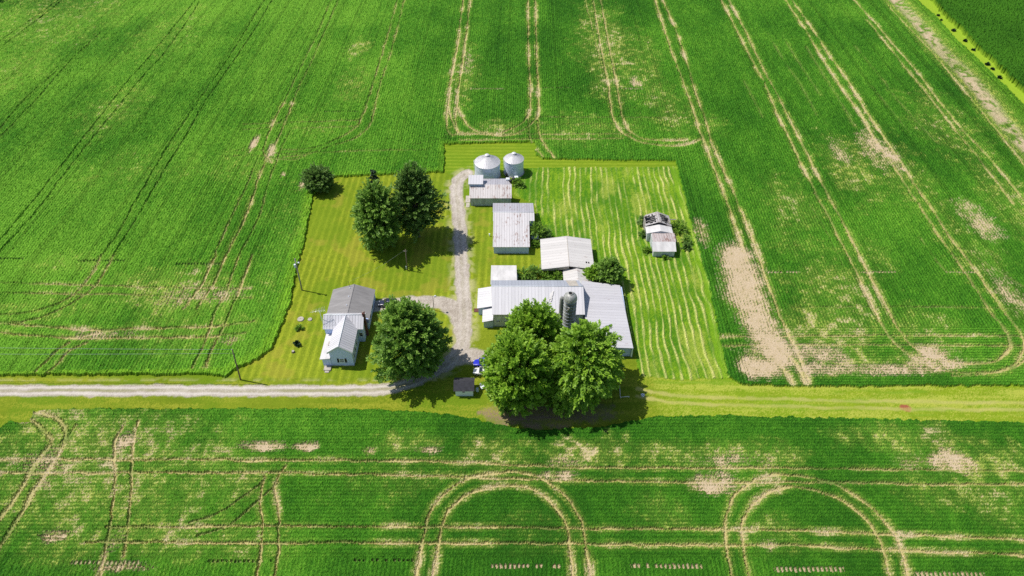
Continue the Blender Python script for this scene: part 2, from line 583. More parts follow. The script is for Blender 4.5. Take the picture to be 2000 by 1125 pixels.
A8 = (700, 0, 0.3555)
A7 = (1300, 0, 0.3555)
A6 = (1300, 400, 0.35)
A1 = (0, 0, 0.3555)
A2 = (0, 500, 0.26667)
A3 = (0, 780, 0.35)
A4 = (650, 780, 0.35)
A5 = (1300, 780, 0.35)
for p in ([(230, -60), (215, 0), (155, 220), (95, 420), (45, 580), (20, 650), (0, 690), (-70, 745), (-230, 815), (-410, 830)],
          [(268, -60), (255, 0), (185, 270), (120, 470), (90, 600), (65, 690), (0, 755), (-120, 800), (-270, 850), (-410, 870)]):
    tr(A8, p, 0.36, 0.9, 0.5)
for p in ([(580, -50), (575, 0), (550, 220), (515, 400), (495, 550), (485, 690), (515, 750)],
          [(620, -50), (615, 0), (590, 220), (565, 400), (545, 530), (535, 690), (560, 740)],
          [(932, -50), (932, 0), (935, 300), (945, 500), (940, 620), (900, 680), (820, 720), (760, 738), (650, 725), (590, 680), (545, 590)],
          [(970, -50), (972, 0), (980, 300), (990, 550), (985, 640), (930, 700), (850, 745), (750, 748), (640, 738), (560, 735)],
          [(1285, -50), (1290, 0), (1330, 250), (1370, 450), (1390, 600), (1410, 680), (1460, 740), (1550, 785), (1680, 805), (1800, 797), (1890, 765)],
          [(1322, -50), (1330, 0), (1375, 240), (1415, 440), (1440, 600), (1465, 680), (1500, 730), (1570, 770), (1700, 775), (1800, 770)]):
    tr(A8, p, 0.46, 1.0, 0.8)
tr(A8, [(1245, 0), (1290, 180), (1340, 380)], 0.3, 0.7, 0.5)
tr(A8, [(495, 590), (520, 680), (545, 735)], 0.4, 0.9, 0.7)
tr(A8, [(935, 640), (945, 760), (1010, 870)], 0.4, 0.9, 0.6)
tr(A8, [(985, 650), (1000, 760), (1075, 870)], 0.45, 1, 0.75)
for p in ([(480, 745), (700, 742), (950, 742), (1150, 742), (1500, 740)], [(560, 775), (850, 772), (1000, 768), (1170, 770), (1450, 765)]):
    tr(A8, p, 0.4, 0.8, 0.6)
for p in ([(300, 800), (420, 775), (540, 752)], [(0, 835), (250, 830), (400, 828)], [(1000, 648), (1400, 650), (1969, 655)], [(1000, 690), (1400, 686)]):
    tr(A8, p, 0.3, 0.7, 0.3)
for p in ([(-75, -60), (-60, 0), (10, 220), (90, 440), (135, 560), (165, 650), (180, 710), (215, 790), (245, 880), (290, 990), (340, 1125), (390, 1275), (445, 1430)],
          [(-40, -90), (-15, 0), (60, 180), (120, 360), (180, 560), (225, 680), (250, 780), (300, 900), (360, 1030), (395, 1125), (445, 1240), (500, 1380), (560, 1565), (620, 1720), (680, 1850), (740, 1970), (780, 2100)],
          [(270, -90), (305, 0), (380, 150), (460, 310), (550, 480), (620, 650), (690, 790), (760, 940), (850, 1125)],
          [(300, -90), (345, 0), (440, 180), (530, 370), (610, 520), (690, 680), (770, 840), (840, 980), (915, 1125)],
          [(620, -60), (655, 0), (780, 190), (870, 340), (960, 480), (1060, 620), (1150, 770), (1260, 930), (1370, 1110)],
          [(655, -60), (690, 0), (810, 170), (900, 310), (1000, 450), (1090, 600), (1190, 750), (1290, 890), (1360, 1010), (1440, 1125)]):
    tr(A7, p, 0.5, 1, 0.85)
for p in ([(1105, 115), (1200, 230), (1310, 370), (1420, 500), (1550, 670), (1680, 830), (1780, 960), (1910, 1125)],
          [(990, -50), (1030, 0), (1150, 130), (1260, 260), (1380, 400), (1500, 560), (1650, 740), (1800, 900), (1960, 1100), (2080, 1250)],
          [(1205, 15), (1290, 110), (1420, 245), (1530, 370), (1620, 480), (1720, 600), (1860, 775), (2000, 950)]):
    tr(A7, p, 0.42, 0.9, 0.7)
for p in ([(560, 190), (650, 340), (740, 470), (830, 640)], [(640, 200), (730, 350), (850, 530)], [(430, 450), (480, 550), (530, 650)],
          [(1040, 260), (1170, 420), (1260, 540), (1400, 700), (1500, 800)], [(1130, 480), (1260, 640), (1340, 740)], [(770, 260), (880, 440), (960, 570), (1050, 720)]):
    tr(A7, p, 0.5, 0.35, 0.25)
for p in ([(870, 0), (960, 180), (1050, 360), (1130, 520), (1190, 650), (1260, 760), (1320, 815), (1450, 890), (1600, 940), (1750, 945), (1860, 935), (1950, 890), (1990, 820), (1985, 740), (1900, 620), (1800, 480), (1720, 360), (1650, 270), (1560, 150), (1470, 0)],
          [(930, 0), (1000, 130), (1090, 310), (1180, 480), (1250, 610), (1310, 720), (1370, 790), (1500, 855), (1650, 885), (1800, 885), (1880, 850), (1915, 790), (1900, 710), (1800, 590), (1700, 430), (1640, 340), (1530, 190), (1410, 0)],
          [(600, 790), (650, 900), (700, 990)], [(480, 810), (580, 850), (680, 940), (710, 995)], [(640, 800), (720, 880), (775, 995)],
          [(1600, 960), (1750, 955), (1900, 925), (1990, 880), (2100, 800)], [(1880, 850), (1925, 800), (1910, 740)]):
    tr(A6, p, 0.5, 1, 0.85)
for p in ([(300, 744), (360, 742), (700, 738), (1200, 734), (1990, 738), (2400, 742)], [(330, 793), (700, 786), (1200, 788), (1990, 792), (2400, 798)]):
    tr(A6, p, 0.34, 0.9, 0.6)
for p in ([(1660, 250), (1750, 310), (1860, 380), (2000, 470)], [(700, 578), (1300, 575), (2000, 582)], [(800, 0), (880, 130), (990, 350)], [(1420, 190), (1500, 310), (1570, 385)]):
    tr(A6, p, 0.3, 0.6, 0.25)
# west half of the upper field: narrow, closed over, little soil
for p in ([(1110, -60), (1080, 0), (960, 150), (830, 310), (690, 470), (590, 600), (480, 740), (370, 880), (280, 990), (175, 1125), (60, 1260), (-60, 1400)],
          [(1100, 10), (1065, 70), (970, 210), (860, 350), (740, 480), (640, 610), (530, 740), (430, 870), (320, 1010), (240, 1120), (120, 1260), (-30, 1430)],
          [(1500, -70), (1420, 60), (1330, 210), (1240, 350), (1150, 480), (1060, 610), (950, 770), (860, 920), (740, 1125), (650, 1290), (560, 1410)],
          [(1540, -70), (1500, 0), (1400, 170), (1300, 320), (1210, 450), (1120, 580), (1030, 740), (930, 900), (800, 1125), (700, 1290), (626, 1410)],
          [(0, 230), (190, 100), (330, 0), (400, -60)], [(0, 270), (210, 110), (380, -20)],
          [(0, 715), (130, 560), (250, 450), (320, 390)], [(0, 760), (160, 600), (300, 440), (400, 330), (560, 180)]):
    tr(A1, p, 0.34, 1.0, 0.12)
for p in ([(1845, -60), (1820, 0), (1740, 200), (1650, 380), (1600, 490), (1560, 570)], [(1885, -60), (1860, 0), (1780, 190), (1700, 370), (1650, 470), (1610, 570)]):
    tr(A1, p, 0.34, 0.9, 0.3)
for p in ([(1560, 570), (1510, 660), (1460, 790), (1450, 840), (1490, 900)], [(1610, 570), (1550, 720), (1500, 820), (1450, 890)],
          [(1470, 870), (1430, 960), (1380, 1120), (1320, 1260), (1250, 1400), (1180, 1560)]):
    tr(A1, p, 0.46, 1, 0.8)
for p in ([(1600, 720), (1540, 840), (1480, 1000), (1450, 1120), (1400, 1250), (1320, 1400)], [(1420, 870), (1360, 1020), (1310, 1120), (1250, 1250), (1180, 1400)],
          [(1300, 835), (1450, 832), (1540, 850), (1700, 845), (1969, 835)], [(1250, 865), (1400, 860), (1530, 880), (1640, 880), (1740, 815)],
          [(1340, 690), (1500, 680), (1700, 675), (1969, 665)], [(1340, 718), (1480, 705), (1560, 660)], [(1600, 712), (1969, 700)]):
    tr(A1, p, 0.34, 0.9, 0.35)
for p in ([(745, 0), (690, 120), (620, 210), (540, 290), (440, 350), (300, 400), (150, 430), (-300, 440)],
          [(835, 0), (780, 110), (720, 205), (640, 280), (500, 370), (330, 450), (200, 480), (120, 495), (-300, 500)]):
    tr(A2, p, 0.40, 1, 0.55)
for p in ([(-300, 205), (0, 205), (500, 215), (1100, 235), (1440, 240), (1840, 245)], [(-300, 278), (0, 280), (540, 285), (1100, 295), (1400, 320), (1850, 315)]):
    tr(A2, p, 0.34, 0.9, 0.6)
for p in ([(-300, 495), (0, 500), (400, 530), (740, 550), (1100, 535), (1550, 525), (1870, 480)], [(-300, 560), (0, 570), (300, 595), (580, 610), (1000, 605), (1500, 597), (1800, 570)],
          [(600, 600), (760, 560), (900, 540)]):
    tr(A2, p, 0.46, 1, 0.85)
for p in ([(510, 640), (400, 720), (300, 820), (270, 855)], [(640, 640), (520, 700), (420, 800), (350, 870)],
          [(1580, 0), (1540, 80), (1500, 190), (1430, 290), (1350, 390)], [(1660, 0), (1610, 110), (1550, 240), (1490, 320), (1440, 400)],
          [(1755, 0), (1710, 120), (1660, 270), (1590, 400), (1540, 540), (1480, 690), (1410, 830)],
          [(1850, 0), (1790, 170), (1740, 290), (1680, 440), (1610, 590), (1540, 730), (1510, 820)]):
    tr(A2, p, 0.40, 1, 0.65)
# lower field
for p in ([(-500, 340), (0, 340), (640, 340), (1000, 340), (1560, 345), (2000, 346), (2560, 355), (2860, 372), (3160, 382), (3860, 390), (4215, 386), (5015, 398), (5715, 405), (6600, 412)],
          [(-500, 410), (0, 412), (700, 415), (1300, 415), (1500, 412), (2000, 424), (2560, 436), (3060, 455), (3860, 466), (4615, 466), (5115, 478), (5715, 482), (6600, 490)],
          [(600, 715), (900, 715), (1250, 712), (2000, 716), (2410, 714), (2860, 722), (3260, 725), (3860, 730), (4415, 738), (4915, 755), (5715, 785), (6600, 830)],
          [(480, 803), (900, 800), (1500, 808), (2000, 804), (2460, 808), (2860, 810), (3210, 812), (3860, 818), (4415, 822), (5015, 850), (5715, 875), (6600, 920)]):
    tr(A3, p, 0.36, 1, 0.75)
for p in ([(690, 150), (640, 260), (645, 430), (630, 650), (600, 800), (560, 980), (520, 1150)], [(770, 130), (740, 260), (740, 470), (725, 640), (710, 780), (690, 880)],
          [(1600, 370), (1540, 480), (1545, 560), (1560, 700), (1555, 850), (1540, 980), (1530, 1150)], [(1480, 430), (1455, 540), (1465, 700), (1460, 850), (1440, 980), (1425, 1150)]):
    tr(A3, p, 0.36, 1, 0.75)
for p in ([(1490, 440), (1350, 560), (1200, 650), (1060, 690)], [(1560, 470), (1420, 590), (1280, 710), (1100, 760)]):
    tr(A3, p, 0.32, 0.8, 0.35)
for p in ([(210, 70), (320, 110), (370, 180), (340, 290), (280, 390), (200, 500), (150, 590), (90, 700), (0, 830), (-90, 960)],
          [(180, 120), (260, 190), (290, 240), (240, 310), (180, 400), (110, 520), (60, 590), (0, 670), (-90, 790)]):
    tr(A3, p, 0.75, 0.8, 0.8)
tr(A3, [(430, 150), (350, 280), (290, 380)], 0.5, 0.6, 0.6)
for p in ([(455, 1150), (470, 980), (490, 860), (520, 720), (560, 610), (650, 510), (750, 450), (870, 418), (1000, 408), (1120, 430), (1220, 480), (1310, 560), (1370, 650), (1400, 760), (1420, 870), (1440, 980), (1460, 1150)],
          [(545, 1150), (565, 980), (585, 850), (610, 720), (640, 640), (720, 560), (850, 500), (980, 485), (1110, 505), (1200, 560), (1270, 640), (1305, 740), (1325, 860), (1340, 980), (1355, 1150)]):
    tr(A4, p, 0.42, 1, 0.8)
for p in ([(380, 1150), (365, 980), (345, 860), (330, 740), (340, 640), (380, 550), (450, 480), (560, 435), (700, 425), (850, 450), (980, 495), (1100, 570), (1200, 670), (1280, 770), (1320, 870), (1345, 980), (1370, 1150)],
          [(490, 1150), (465, 980), (440, 870), (425, 760), (430, 680), (480, 590), (580, 520), (700, 495), (830, 510), (960, 560), (1080, 640), (1160, 730), (1210, 840), (1245, 980), (1270, 1150)]):
    tr(A5, p, 0.44, 1, 0.8)

patchy = fbm(XX, YY, 1.6, 50, 3)
gaps = fbm(XX, YY, 7.0, 55, 2)
rnd = RNG.random(XX.shape).astype(np.float32)
bare = np.zeros(XX.shape, np.float32)
soil = np.zeros(XX.shape, np.float32)
tsoil = np.zeros(XX.shape, np.float32)
stress = np.zeros(XX.shape, np.float32)
for line, hw_, b, so in T:
    D = dist_to(line, hw_ * 3.2 + 1.0)
    near = D < 50
    k = np.zeros_like(bare)
    hwl = np.maximum(hw_ * 0.62, DX[near] * 0.70)
    core = 1 - sstep(hwl * 0.5, hwl * 1.25, D[near] + (patchy[near] - 0.5) * hw_ * 1.1 + (rnd[near] - 0.5) * hw_ * 0.75)
    k[near] = core * b * np.clip(0.45 + 1.2 * gaps[near], 0, 1)
    bare = np.maximum(bare, k)
    g2 = sstep(0.30, 0.55, gaps[near] * 0.6 + patchy[near] * 0.4)
    tsoil[near] = np.maximum(tsoil[near], k[near] * np.clip(so * 1.35 * (0.45 + 0.75 * g2), 0, 1))
    fr = (1 - sstep(hw_ * 0.6, hw_ * 3.2 + 0.4, D[near])) * so * 0.85 * np.clip(gaps[near] * 1.9 - 0.35, 0, 1)
    stress[near] = np.maximum(stress[near], fr)


def blob(o, cx, cy, rx, ry, amount, rot=0.0):
    """a poor patch of ground; returns weight 0..1 on the grid"""
    s = o[2]
    px, py = o[0] + s * cx, o[1] + s * cy
    X0, Y0 = at2((px, py))
    ex = at2((px + s * rx, py))
    ey = at2((px, py - s * ry))
    ra, rb = abs(ex[0] - X0), math.hypot(ey[0] - X0, ey[1] - Y0)
    dirx = (ey[0] - X0) / rb if rot == 'row' else 0.0
    R = max(ra, rb) * 1.7 + 2
    ws = window(X0 - R, X0 + R, Y0 - R, Y0 + R)
    out = np.zeros(XX.shape, np.float32)
    if ws is None: return out
    dx, dy = XX[ws] - X0, YY[ws] - Y0
    if rot not in (0.0, 'row'):
        c, s_ = math.cos(rot), math.sin(rot)
        dx, dy = dx * c + dy * s_, -dx * s_ + dy * c
    d = np.sqrt((dx / ra) ** 2 + (dy / rb) ** 2)
    d = d + (fbm(XX[ws], YY[ws], 5.0, 61, 4, 0.7) - 0.5) * 1.5
    out[ws] = amount * (1 - sstep(0.1, 1.6, d))
    return out


P0 = (0, 0, 1.0)
headland = ((ROWX > at(1440, 700)[0]) & (YY < at(0, 640)[1])) | (is_lo & (YY > at(0, 1092)[1]))
rowc = np.where(headland, YY, ROWX)
rowp = 0.5 + 0.5 * np.cos(rowc / 0.76 * 2 * np.pi)
# bare soil (air-photo points)
for a in ((1452, 555, 30, 62, 1.0), (1475, 600, 36, 40, 1.0), (1495, 640, 28, 34, 1.0), (1440, 520, 18, 30, 0.95), (1490, 712, 34, 16, 0.9), (1525, 690, 60, 18, 0.75), (1640, 722, 90, 10, 0.6),
          (1820, 690, 32, 14, 1.0), (1850, 712, 60, 10, 0.75), (1800, 705, 30, 16, 0.8), (1715, 290, 16, 30, 0.8), (1740, 305, 16, 26, 0.9), (1700, 300, 14, 34, 0.6),
          (1845, 903, 62, 20, 0.95), (1800, 905, 50, 16, 0.6), (1388, 947, 46, 18, 1.0), (1430, 900, 70, 14, 0.6), (518, 874, 40, 9, 0.95), (595, 873, 22, 7, 0.95), (48, 820, 14, 8, 1.0),
          (105, 1048, 22, 10, 0.8), (240, 1108, 60, 10, 0.75), (225, 1060, 25, 30, 0.55), (245, 858, 22, 16, 0.8), (85, 905, 40, 40, 0.55), (496, 283, 7, 16, 1.0), (531, 295, 10, 12, 0.9), (592, 364, 8, 8, 1.0),
          (553, 342, 6, 5, 0.8), (200, 655, 50, 9, 0.7), (440, 575, 45, 16, 0.55), (340, 580, 50, 20, 0.4), (455, 665, 25, 12, 0.8), (1910, 430, 26, 30, 0.7), (1985, 590, 30, 40, 0.55), (1640, 300, 18, 22, 0.6),
          (830, 880, 30, 8, 0.7), (725, 882, 14, 8, 0.7), (1085, 930, 40, 10, 0.85), (1100, 905, 40, 9, 0.6), (1240, 160, 12, 14, 0.75), (1370, 455, 14, 26, 0.55), (915, 125, 10, 22, 0.5), (1500, 1065, 20, 12, 0.7)):
    k = blob(P0, *a)
    n = sstep(-0.20, 0.26, k - 0.56 + (patchy - 0.5) * 0.8 + (gaps - 0.5) * 0.4 + (rnd - 0.5) * 0.62 + (rowp - 0.5) * 0.36)
    n = n * (k > 0.02)
    soil = np.maximum(soil, n)
    bare = np.maximum(bare, n)
    stress = np.maximum(stress, np.clip(k * 1.1, 0, 0.85))
for line, rad_ in (([(1436, 500), (1446, 545), (1460, 590), (1482, 630), (1502, 668), (1515, 695)], 3.9), ([(1450, 535), (1455, 585)], 4.7), ([(1468, 716), (1500, 716)], 3.0), ([(1515, 690), (1580, 690), (1640, 696)], 2.6), ([(1560, 722), (1700, 722), (1830, 722)], 1.5)):
    D = dist_to(line, 11.0, False)
    k = np.where(D < 11, 1 - sstep(rad_ * 0.25, rad_ * 1.6, D), 0)
    if rad_ < 3: k = k * 0.62
    n = sstep(-0.20, 0.26, k - 0.50 + (patchy - 0.5) * 0.7 + (gaps - 0.5) * 0.4 + (rnd - 0.5) * 0.6 + (rowp - 0.5) * 0.42) * (k > 0.02)
    soil = np.maximum(soil, n)
    bare = np.maximum(bare, n)
    stress = np.maximum(stress, np.clip(k * 1.1, 0, 0.85))
# thin yellow crop
for a in ((1190, 100, 60, 90, 0.7, 'row'), (1260, 140, 40, 80, 0.5), (905, 150, 30, 70, 0.6), (700, 95, 25, 22, 0.7), (690, 170, 40, 40, 0.4), (1180, 60, 50, 60, 0.5), (1320, 230, 50, 40, 0.5),
          (1660, 330, 60, 60, 0.6), (1550, 400, 70, 50, 0.45), (1760, 340, 60, 70, 0.5), (1620, 640, 130, 60, 0.75), (1680, 712, 170, 22, 0.8), (1620, 560, 100, 40, 0.6), (1780, 640, 100, 40, 0.45), (1900, 500, 60, 70, 0.35),
          (1850, 255, 70, 70, 0.45), (1960, 380, 50, 80, 0.5), (370, 570, 140, 40, 0.9), (430, 640, 60, 30, 0.7), (330, 640, 120, 50, 0.45), (70, 600, 120, 40, 0.5), (120, 520, 90, 20, 0.4), (190, 870, 230, 60, 0.95), (120, 930, 170, 60, 0.8), (330, 900, 160, 50, 0.7), (230, 960, 260, 90, 0.72), (300, 1045, 200, 40, 0.8), (60, 990, 110, 60, 0.7),
          (330, 1060, 250, 50, 0.6), (130, 1080, 160, 50, 0.4), (800, 870, 70, 24, 0.6), (970, 885, 90, 30, 0.85), (1150, 890, 100, 34, 0.85), (1290, 890, 90, 24, 0.55), (1440, 892, 130, 30, 0.8), (1780, 860, 150, 30, 0.75), (1900, 905, 130, 30, 0.75),
          (1880, 960, 150, 50, 0.5), (1300, 1000, 60, 40, 0.4), (1520, 1050, 70, 40, 0.4), (1950, 1000, 80, 50, 0.4), (100, 30, 160, 60, 0.5), (30, 140, 70, 60, 0.4), (230, 210, 60, 50, 0.5), (330, 60, 90, 60, 0.35),
          (560, 430, 60, 100, 0.25), (270, 330, 140, 50, 0.3), (470, 320, 90, 40, 0.35), (600, 250, 60, 40, 0.3), (1130, 255, 120, 30, 0.45), (970, 250, 60, 16, 0.6), (1370, 240, 50, 30, 0.4), (780, 930, 120, 60, 0.25),
          (1050, 1040, 100, 60, 0.2), (1560, 480, 60, 40, 0.3), (1700, 500, 60, 40, 0.3)):
    stress = np.maximum(stress, blob(P0, *a) * np.where(XX * 1.0 + 0.0 * YY < -60, 0.8, 1.0) * (0.55 + 0.9 * (patchy - 0.3)))
spat = stress * 0.62 + 0.42 * (patchy - 0.5) + 0.30 * (rnd - 0.5) + 0.16 * (rowp - 0.5) + 0.25 * (gaps - 0.5)
soil = np.maximum(soil, sstep(0.40, 0.62, spat) * 0.8)
bare = np.maximum(bare, sstep(0.42, 0.62, spat) * 0.6)
# the long washed-out headland beside the east grass strip
D = dist_to([(1720, -30), (1748, 0), (1798, 53), (1833, 96), (1869, 131), (1912, 178), (1950, 228), (2000, 283), (2150, 440)], 7.0)
k = (1 - sstep(1.2, 4.2, D + (patchy - 0.5) * 3.0)) * (0.4 + 0.9 * gaps)
soil = np.maximum(soil, np.clip(k, 0, 1) * sstep(0.30, 0.55, patchy))
bare = np.maximum(bare, np.clip(k, 0, 1) * 0.8)
stress = np.maximum(stress, (1 - sstep(3, 9, D)) * 0.5)
# drills that missed: combs of short bare strokes across the row ends
for o, x0, x1, y, ht in ((A6, 570, 745, 383, 9), (A6, 1090, 1280, 382, 8), (A6, 1560, 1725, 383, 8), (A4, 880, 1275, 937, 24), (A4, 1660, 2000, 936, 24), (A5, 0, 200, 940, 26),
                         (A5, 605, 985, 955, 30), (A5, 1385, 1765, 982, 26), (A4, 120, 470, 905, 14), (A3, 1150, 1520, 908, 16), (A3, 400, 820, 915, 22), (A8, 610, 800, 494, 6), (A8, 1430, 1560, 492, 7), (A8, 1010, 1170, 488, 5),
                         (A1, 1760, 1969, 618, 6), (A2, 0, 190, 28, 10), (A2, 560, 930, 42, 12), (A2, 1290, 1640, 66, 14)):
    a, b = at2((o[0] + o[2] * x0, o[1] + o[2] * (y + ht / 2))), at2((o[0] + o[2] * x1, o[1] + o[2] * (y - ht / 2)))
    ws = window(a[0], b[0], a[1], b[1])
    if ws is None: continue
    x, y_ = XX[ws], YY[ws]
    m = (x > a[0]) & (x < b[0]) & (y_ > a[1]) & (y_ < b[1])
    keepr = np.random.default_rng(5).random(4000)[(np.floor(x / 0.76).astype(int) % 4000)]
    st = (np.abs((x / 0.76) % 1.0 - 0.5) < 0.22 + 0.10 * keepr) & m & (keepr > 0.07) & (np.abs(y_ - (a[1] + b[1]) / 2) < (b[1] - a[1]) * (0.36 + 0.2 * keepr))
    lit = 0.9 if o in (A6, A4, A5) and ht > 5 and not (o == A4 and x0 < 500) else 0.25
    if o == A3 and x0 < 500: lit = 0.7
    if o == A8 and ht > 5: lit = 0.6
    bare[ws] = np.maximum(bare[ws], st * (0.6 if lit > 0.5 else 0.9))
    soil[ws] = np.maximum(soil[ws], st * lit)
soil = np.clip(soil, 0, 1)
bare = np.clip(bare, 0, 1)

# ---- heights
clump = fbm(XX, YY, 1.1, 70, 2)
big = fbm(XX, YY, 38.0, 75, 4)
mid = fbm(XX * 1.0, YY * 0.35, 6.0, 80, 4)
cover = 1 - bare
near_amp = np.clip(DX * 1.35, 0.0, 0.34)
hgt = (0.50 + 0.22 * (clump - 0.5) + 0.06 * rowp * (DX < 0.3)) * cover + (rnd - 0.5) * near_amp * (0.25 + 0.75 * cover)
hgt = np.where(stress > 0, hgt * (1 - 0.45 * stress), hgt)
hgt = hgt + weed * 0.2 * (0.4 + clump)
zc = np.clip(hgt, 0.0, 1.3)
corn_h = 1.9 + (rnd - 0.5) * np.clip(DX * 2.2, 0, 0.7) + 0.35 * (clump - 0.5)
streak = fbm(XX * 0.5, YY, 1.0, 90, 3)
lawn_h = 0.02 + 0.03 * rnd * np.clip(DX * 4, 0.3, 1)

# hay windrows
wx = ROWX + 0.045 * (YY - 100) * np.clip((ROWX - 5) / 40.0, 0, 1) * 0.55 + (fbm(XX, YY, 18.0, 120, 3) - 0.5) * 2.4 + (fbm(XX, YY, 5.0, 125, 2) - 0.5) * 0.55
ph = np.abs((wx / 1.62) % 1.0 - 0.5) * 2
present = (0.2 + 0.8 * sstep(0.34, 0.58, fbm(XX, YY * 0.28, 2.2, 127, 2))) * sstep(0.37, 0.54, fbm(XX, YY * 0.22, 4.2, 130, 3) * 0.55 + fbm(XX, YY, 22.0, 133, 2) * 0.25 + 0.10 + 0.0022 * np.clip(ROWX - 8, 0, 40))
swath = (1 - sstep(0.10, 0.46, ph + (fbm(XX, YY * 0.4, 1.6, 128, 3) - 0.5) * 0.6 + (rnd - 0.5) * 0.2)) * present
lumps = fbm(XX, YY, 0.8, 140, 2)
hay_h = 0.06 + 0.16 * lumps * rnd + 0.22 * swath * (0.5 + rnd) * 0.8

z = np.where(crop, zc, lawn_h)
z = np.where(is_corn, corn_h, z)
z = np.where(is_hay, hay_h, z)

# ---- colours (what the surface is made of; the crop carries shadow speckle too)


def mix(a, b, t):
    return a + (b - a) * t[..., None]


def C(*c): return np.array(c, np.float32)


one = np.ones(XX.shape, np.float32)
g_dark, g_mid, g_lite = C(0.021, 0.096, 0.007), C(0.056, 0.188, 0.012), C(0.140, 0.322, 0.026)
yel = C(0.40, 0.44, 0.085)
soil_c = C(0.52, 0.415, 0.29)
soil_d = C(0.40, 0.31, 0.16)
west = 1 - sstep(-60, 10, XX + 0.15 * (YY - 150))
tone = np.clip(0.40 + 0.9 * (big - 0.5) + 0.55 * (mid - 0.5) + 0.52 * (rnd - 0.5) + 0.30 * (clump - 0.5) + 0.36 * west * is_up, 0, 1)  # random plant tone; its dark speckle also paints shadow between the plants
tone = np.where(is_lo, tone - 0.01, tone)
tone = np.clip(tone - 0.13 * (1 - rowp) * (1 - sstep(0.2, 0.34, DX)), 0, 1)
col = mix(mix(g_dark * one[..., None], g_mid, np.clip(tone * 2, 0, 1)), g_lite, np.clip(tone * 2 - 1, 0, 1))
col = mix(col, C(0.175, 0.36, 0.022), np.clip(weed * (0.35 + 0.8 * clump) * (0.6 + 0.7 * rnd), 0, 0.9))
sy = np.clip(stress * 0.25 + 0.75 * sstep(0.42, 0.80, stress * 0.62 + 0.40 * rnd + 0.45 * (patchy - 0.5) + 0.16 * (rowp - 0.5)), 0, 0.92) * sstep(0.02, 0.2, stress)
col = mix(col, yel, sy)
tcol = mix(C(0.34, 0.30, 0.10) * one[..., None], C(0.51, 0.44, 0.215), np.clip(rnd * 0.6 + 0.8 * (gaps - 0.2), 0, 1))
col = mix(col, tcol, np.clip(tsoil * 1.05, 0, 1))
col = mix(col, mix(soil_d * one[..., None], soil_c, np.clip(rnd * 0.7 + patchy * 0.5, 0, 1)), soil)
ctone = np.clip(0.45 + 0.9 * (big - 0.5) + 0.5 * (mid - 0.5) + 0.6 * (rnd - 0.5), 0, 1)
ccol = mix(C(0.018, 0.075, 0.006) * one[..., None], C(0.055, 0.175, 0.011), ctone)
# lawn: mown in bouts about 1.7 m wide
bout = np.abs((ROWX / 1.75) % 1.0 - 0.5) * 2
bout_id = np.floor(ROWX / 1.75)
band = sstep(0.35, 0.62, bout + (streak - 0.5) * 0.35) * (0.45 + 0.55 * sstep(0.7, 0.95, bout)) * (0.7 + 0.6 * (rnd - 0.3))
ltone = np.clip(0.40 + 0.9 * (fbm(XX, YY, 14.0, 150, 4) - 0.5) + 0.7 * (rnd - 0.5) + 0.6 * (patchy - 0.5), 0, 1)
lcol = mix(C(0.128, 0.184, 0.009) * one[..., None], C(0.235, 0.288, 0.020), ltone)
mown = inside([(440, 745), (560, 620), (615, 340), (870, 335), (895, 360), (895, 700), (760, 752)], XX, YY) | inside([(905, 400), (1000, 400), (1060, 560), (915, 640)], XX, YY)
lcol = mix(lcol, C(0.37, 0.43, 0.030), band * mown * 0.60)
lcol = mix(lcol, C(0.125, 0.215, 0.010), sstep(0.40, 0.64, fbm(XX, YY * 0.8, 9.0, 160, 4)) * (0.8 - 0.25 * mown))
dry = sstep(0.55, 0.72, fbm(XX, YY, 4.0, 165, 4)) * 0.4
lcol = mix(lcol, C(0.32, 0.27, 0.04), dry * mown)
north = inside([(868, 283), (1047, 280), (1060, 312), (1320, 315), (1320, 327), (1030, 330), (1000, 350), (868, 337)], XX, YY)
hb = sstep(0.55, 0.9, np.abs((YY / 1.75) % 1.0 - 0.5) * 2 + (streak - 0.5) * 0.6)
lcol = mix(lcol, C(0.15, 0.26, 0.012), north * 0.6)
lcol = mix(lcol, C(0.30, 0.38, 0.030), hb * north * 0.5)
# lush verge, east track and the strip by the corn
east = sstep(at(1230, 0)[0] * 0 + 24, 34, XX) * (YY < at(0, 735)[1]) * (YY > at(0, 840)[1])
lcol = mix(lcol, C(0.22, 0.33, 0.014), east * (0.45 + 0.5 * (streak - 0.4)))
lanes = sstep(0.50, 0.68, fbm(XX * 0.07, YY, 1.6, 170, 4) + 0.35 * (rnd - 0.5) + 0.2 * (patchy - 0.5))
lcol = mix(lcol, C(0.40, 0.42, 0.07), lanes * east * 0.7)
lcol = mix(lcol, C(0.14, 0.27, 0.016), sstep(0.55, 0.75, fbm(XX * 0.1, YY, 1.2, 175, 3)) * east * 0.6)
lcol = mix(lcol, C(0.28, 0.42, 0.030), ((YY > 150) & (XX > 90)) * 0.85)
for bx, by, br, k in ((1767, 797, 1.0, C(0.30, 0.09, 0.05)), (1060, 815, 5.5, C(0.24, 0.17, 0.115)), (1010, 810, 5.0, C(0.26, 0.18, 0.12)), (1130, 805, 5.0, C(0.22, 0.17, 0.10))):
    X0, Y0 = at2((bx, by))
    d = np.hypot((XX - X0) * (0.55 if br > 2 else 0.8), (YY - Y0) * (1.6 if br > 2 else 1)) / br + (patchy - 0.5) * 0.9
    lcol = mix(lcol, k, (1 - sstep(0.6, 1.0, d)) * (0.9 if br > 2 else 1.0))
verge = (YY < at(0, 738)[1]) & (XX < 30)
vs_ = sstep(0.48, 0.66, fbm(XX * 0.12, YY, 1.1, 177, 4) + 0.4 * (rnd - 0.5))
lcol = mix(lcol, C(0.13, 0.20, 0.010), vs_ * verge * 0.55)
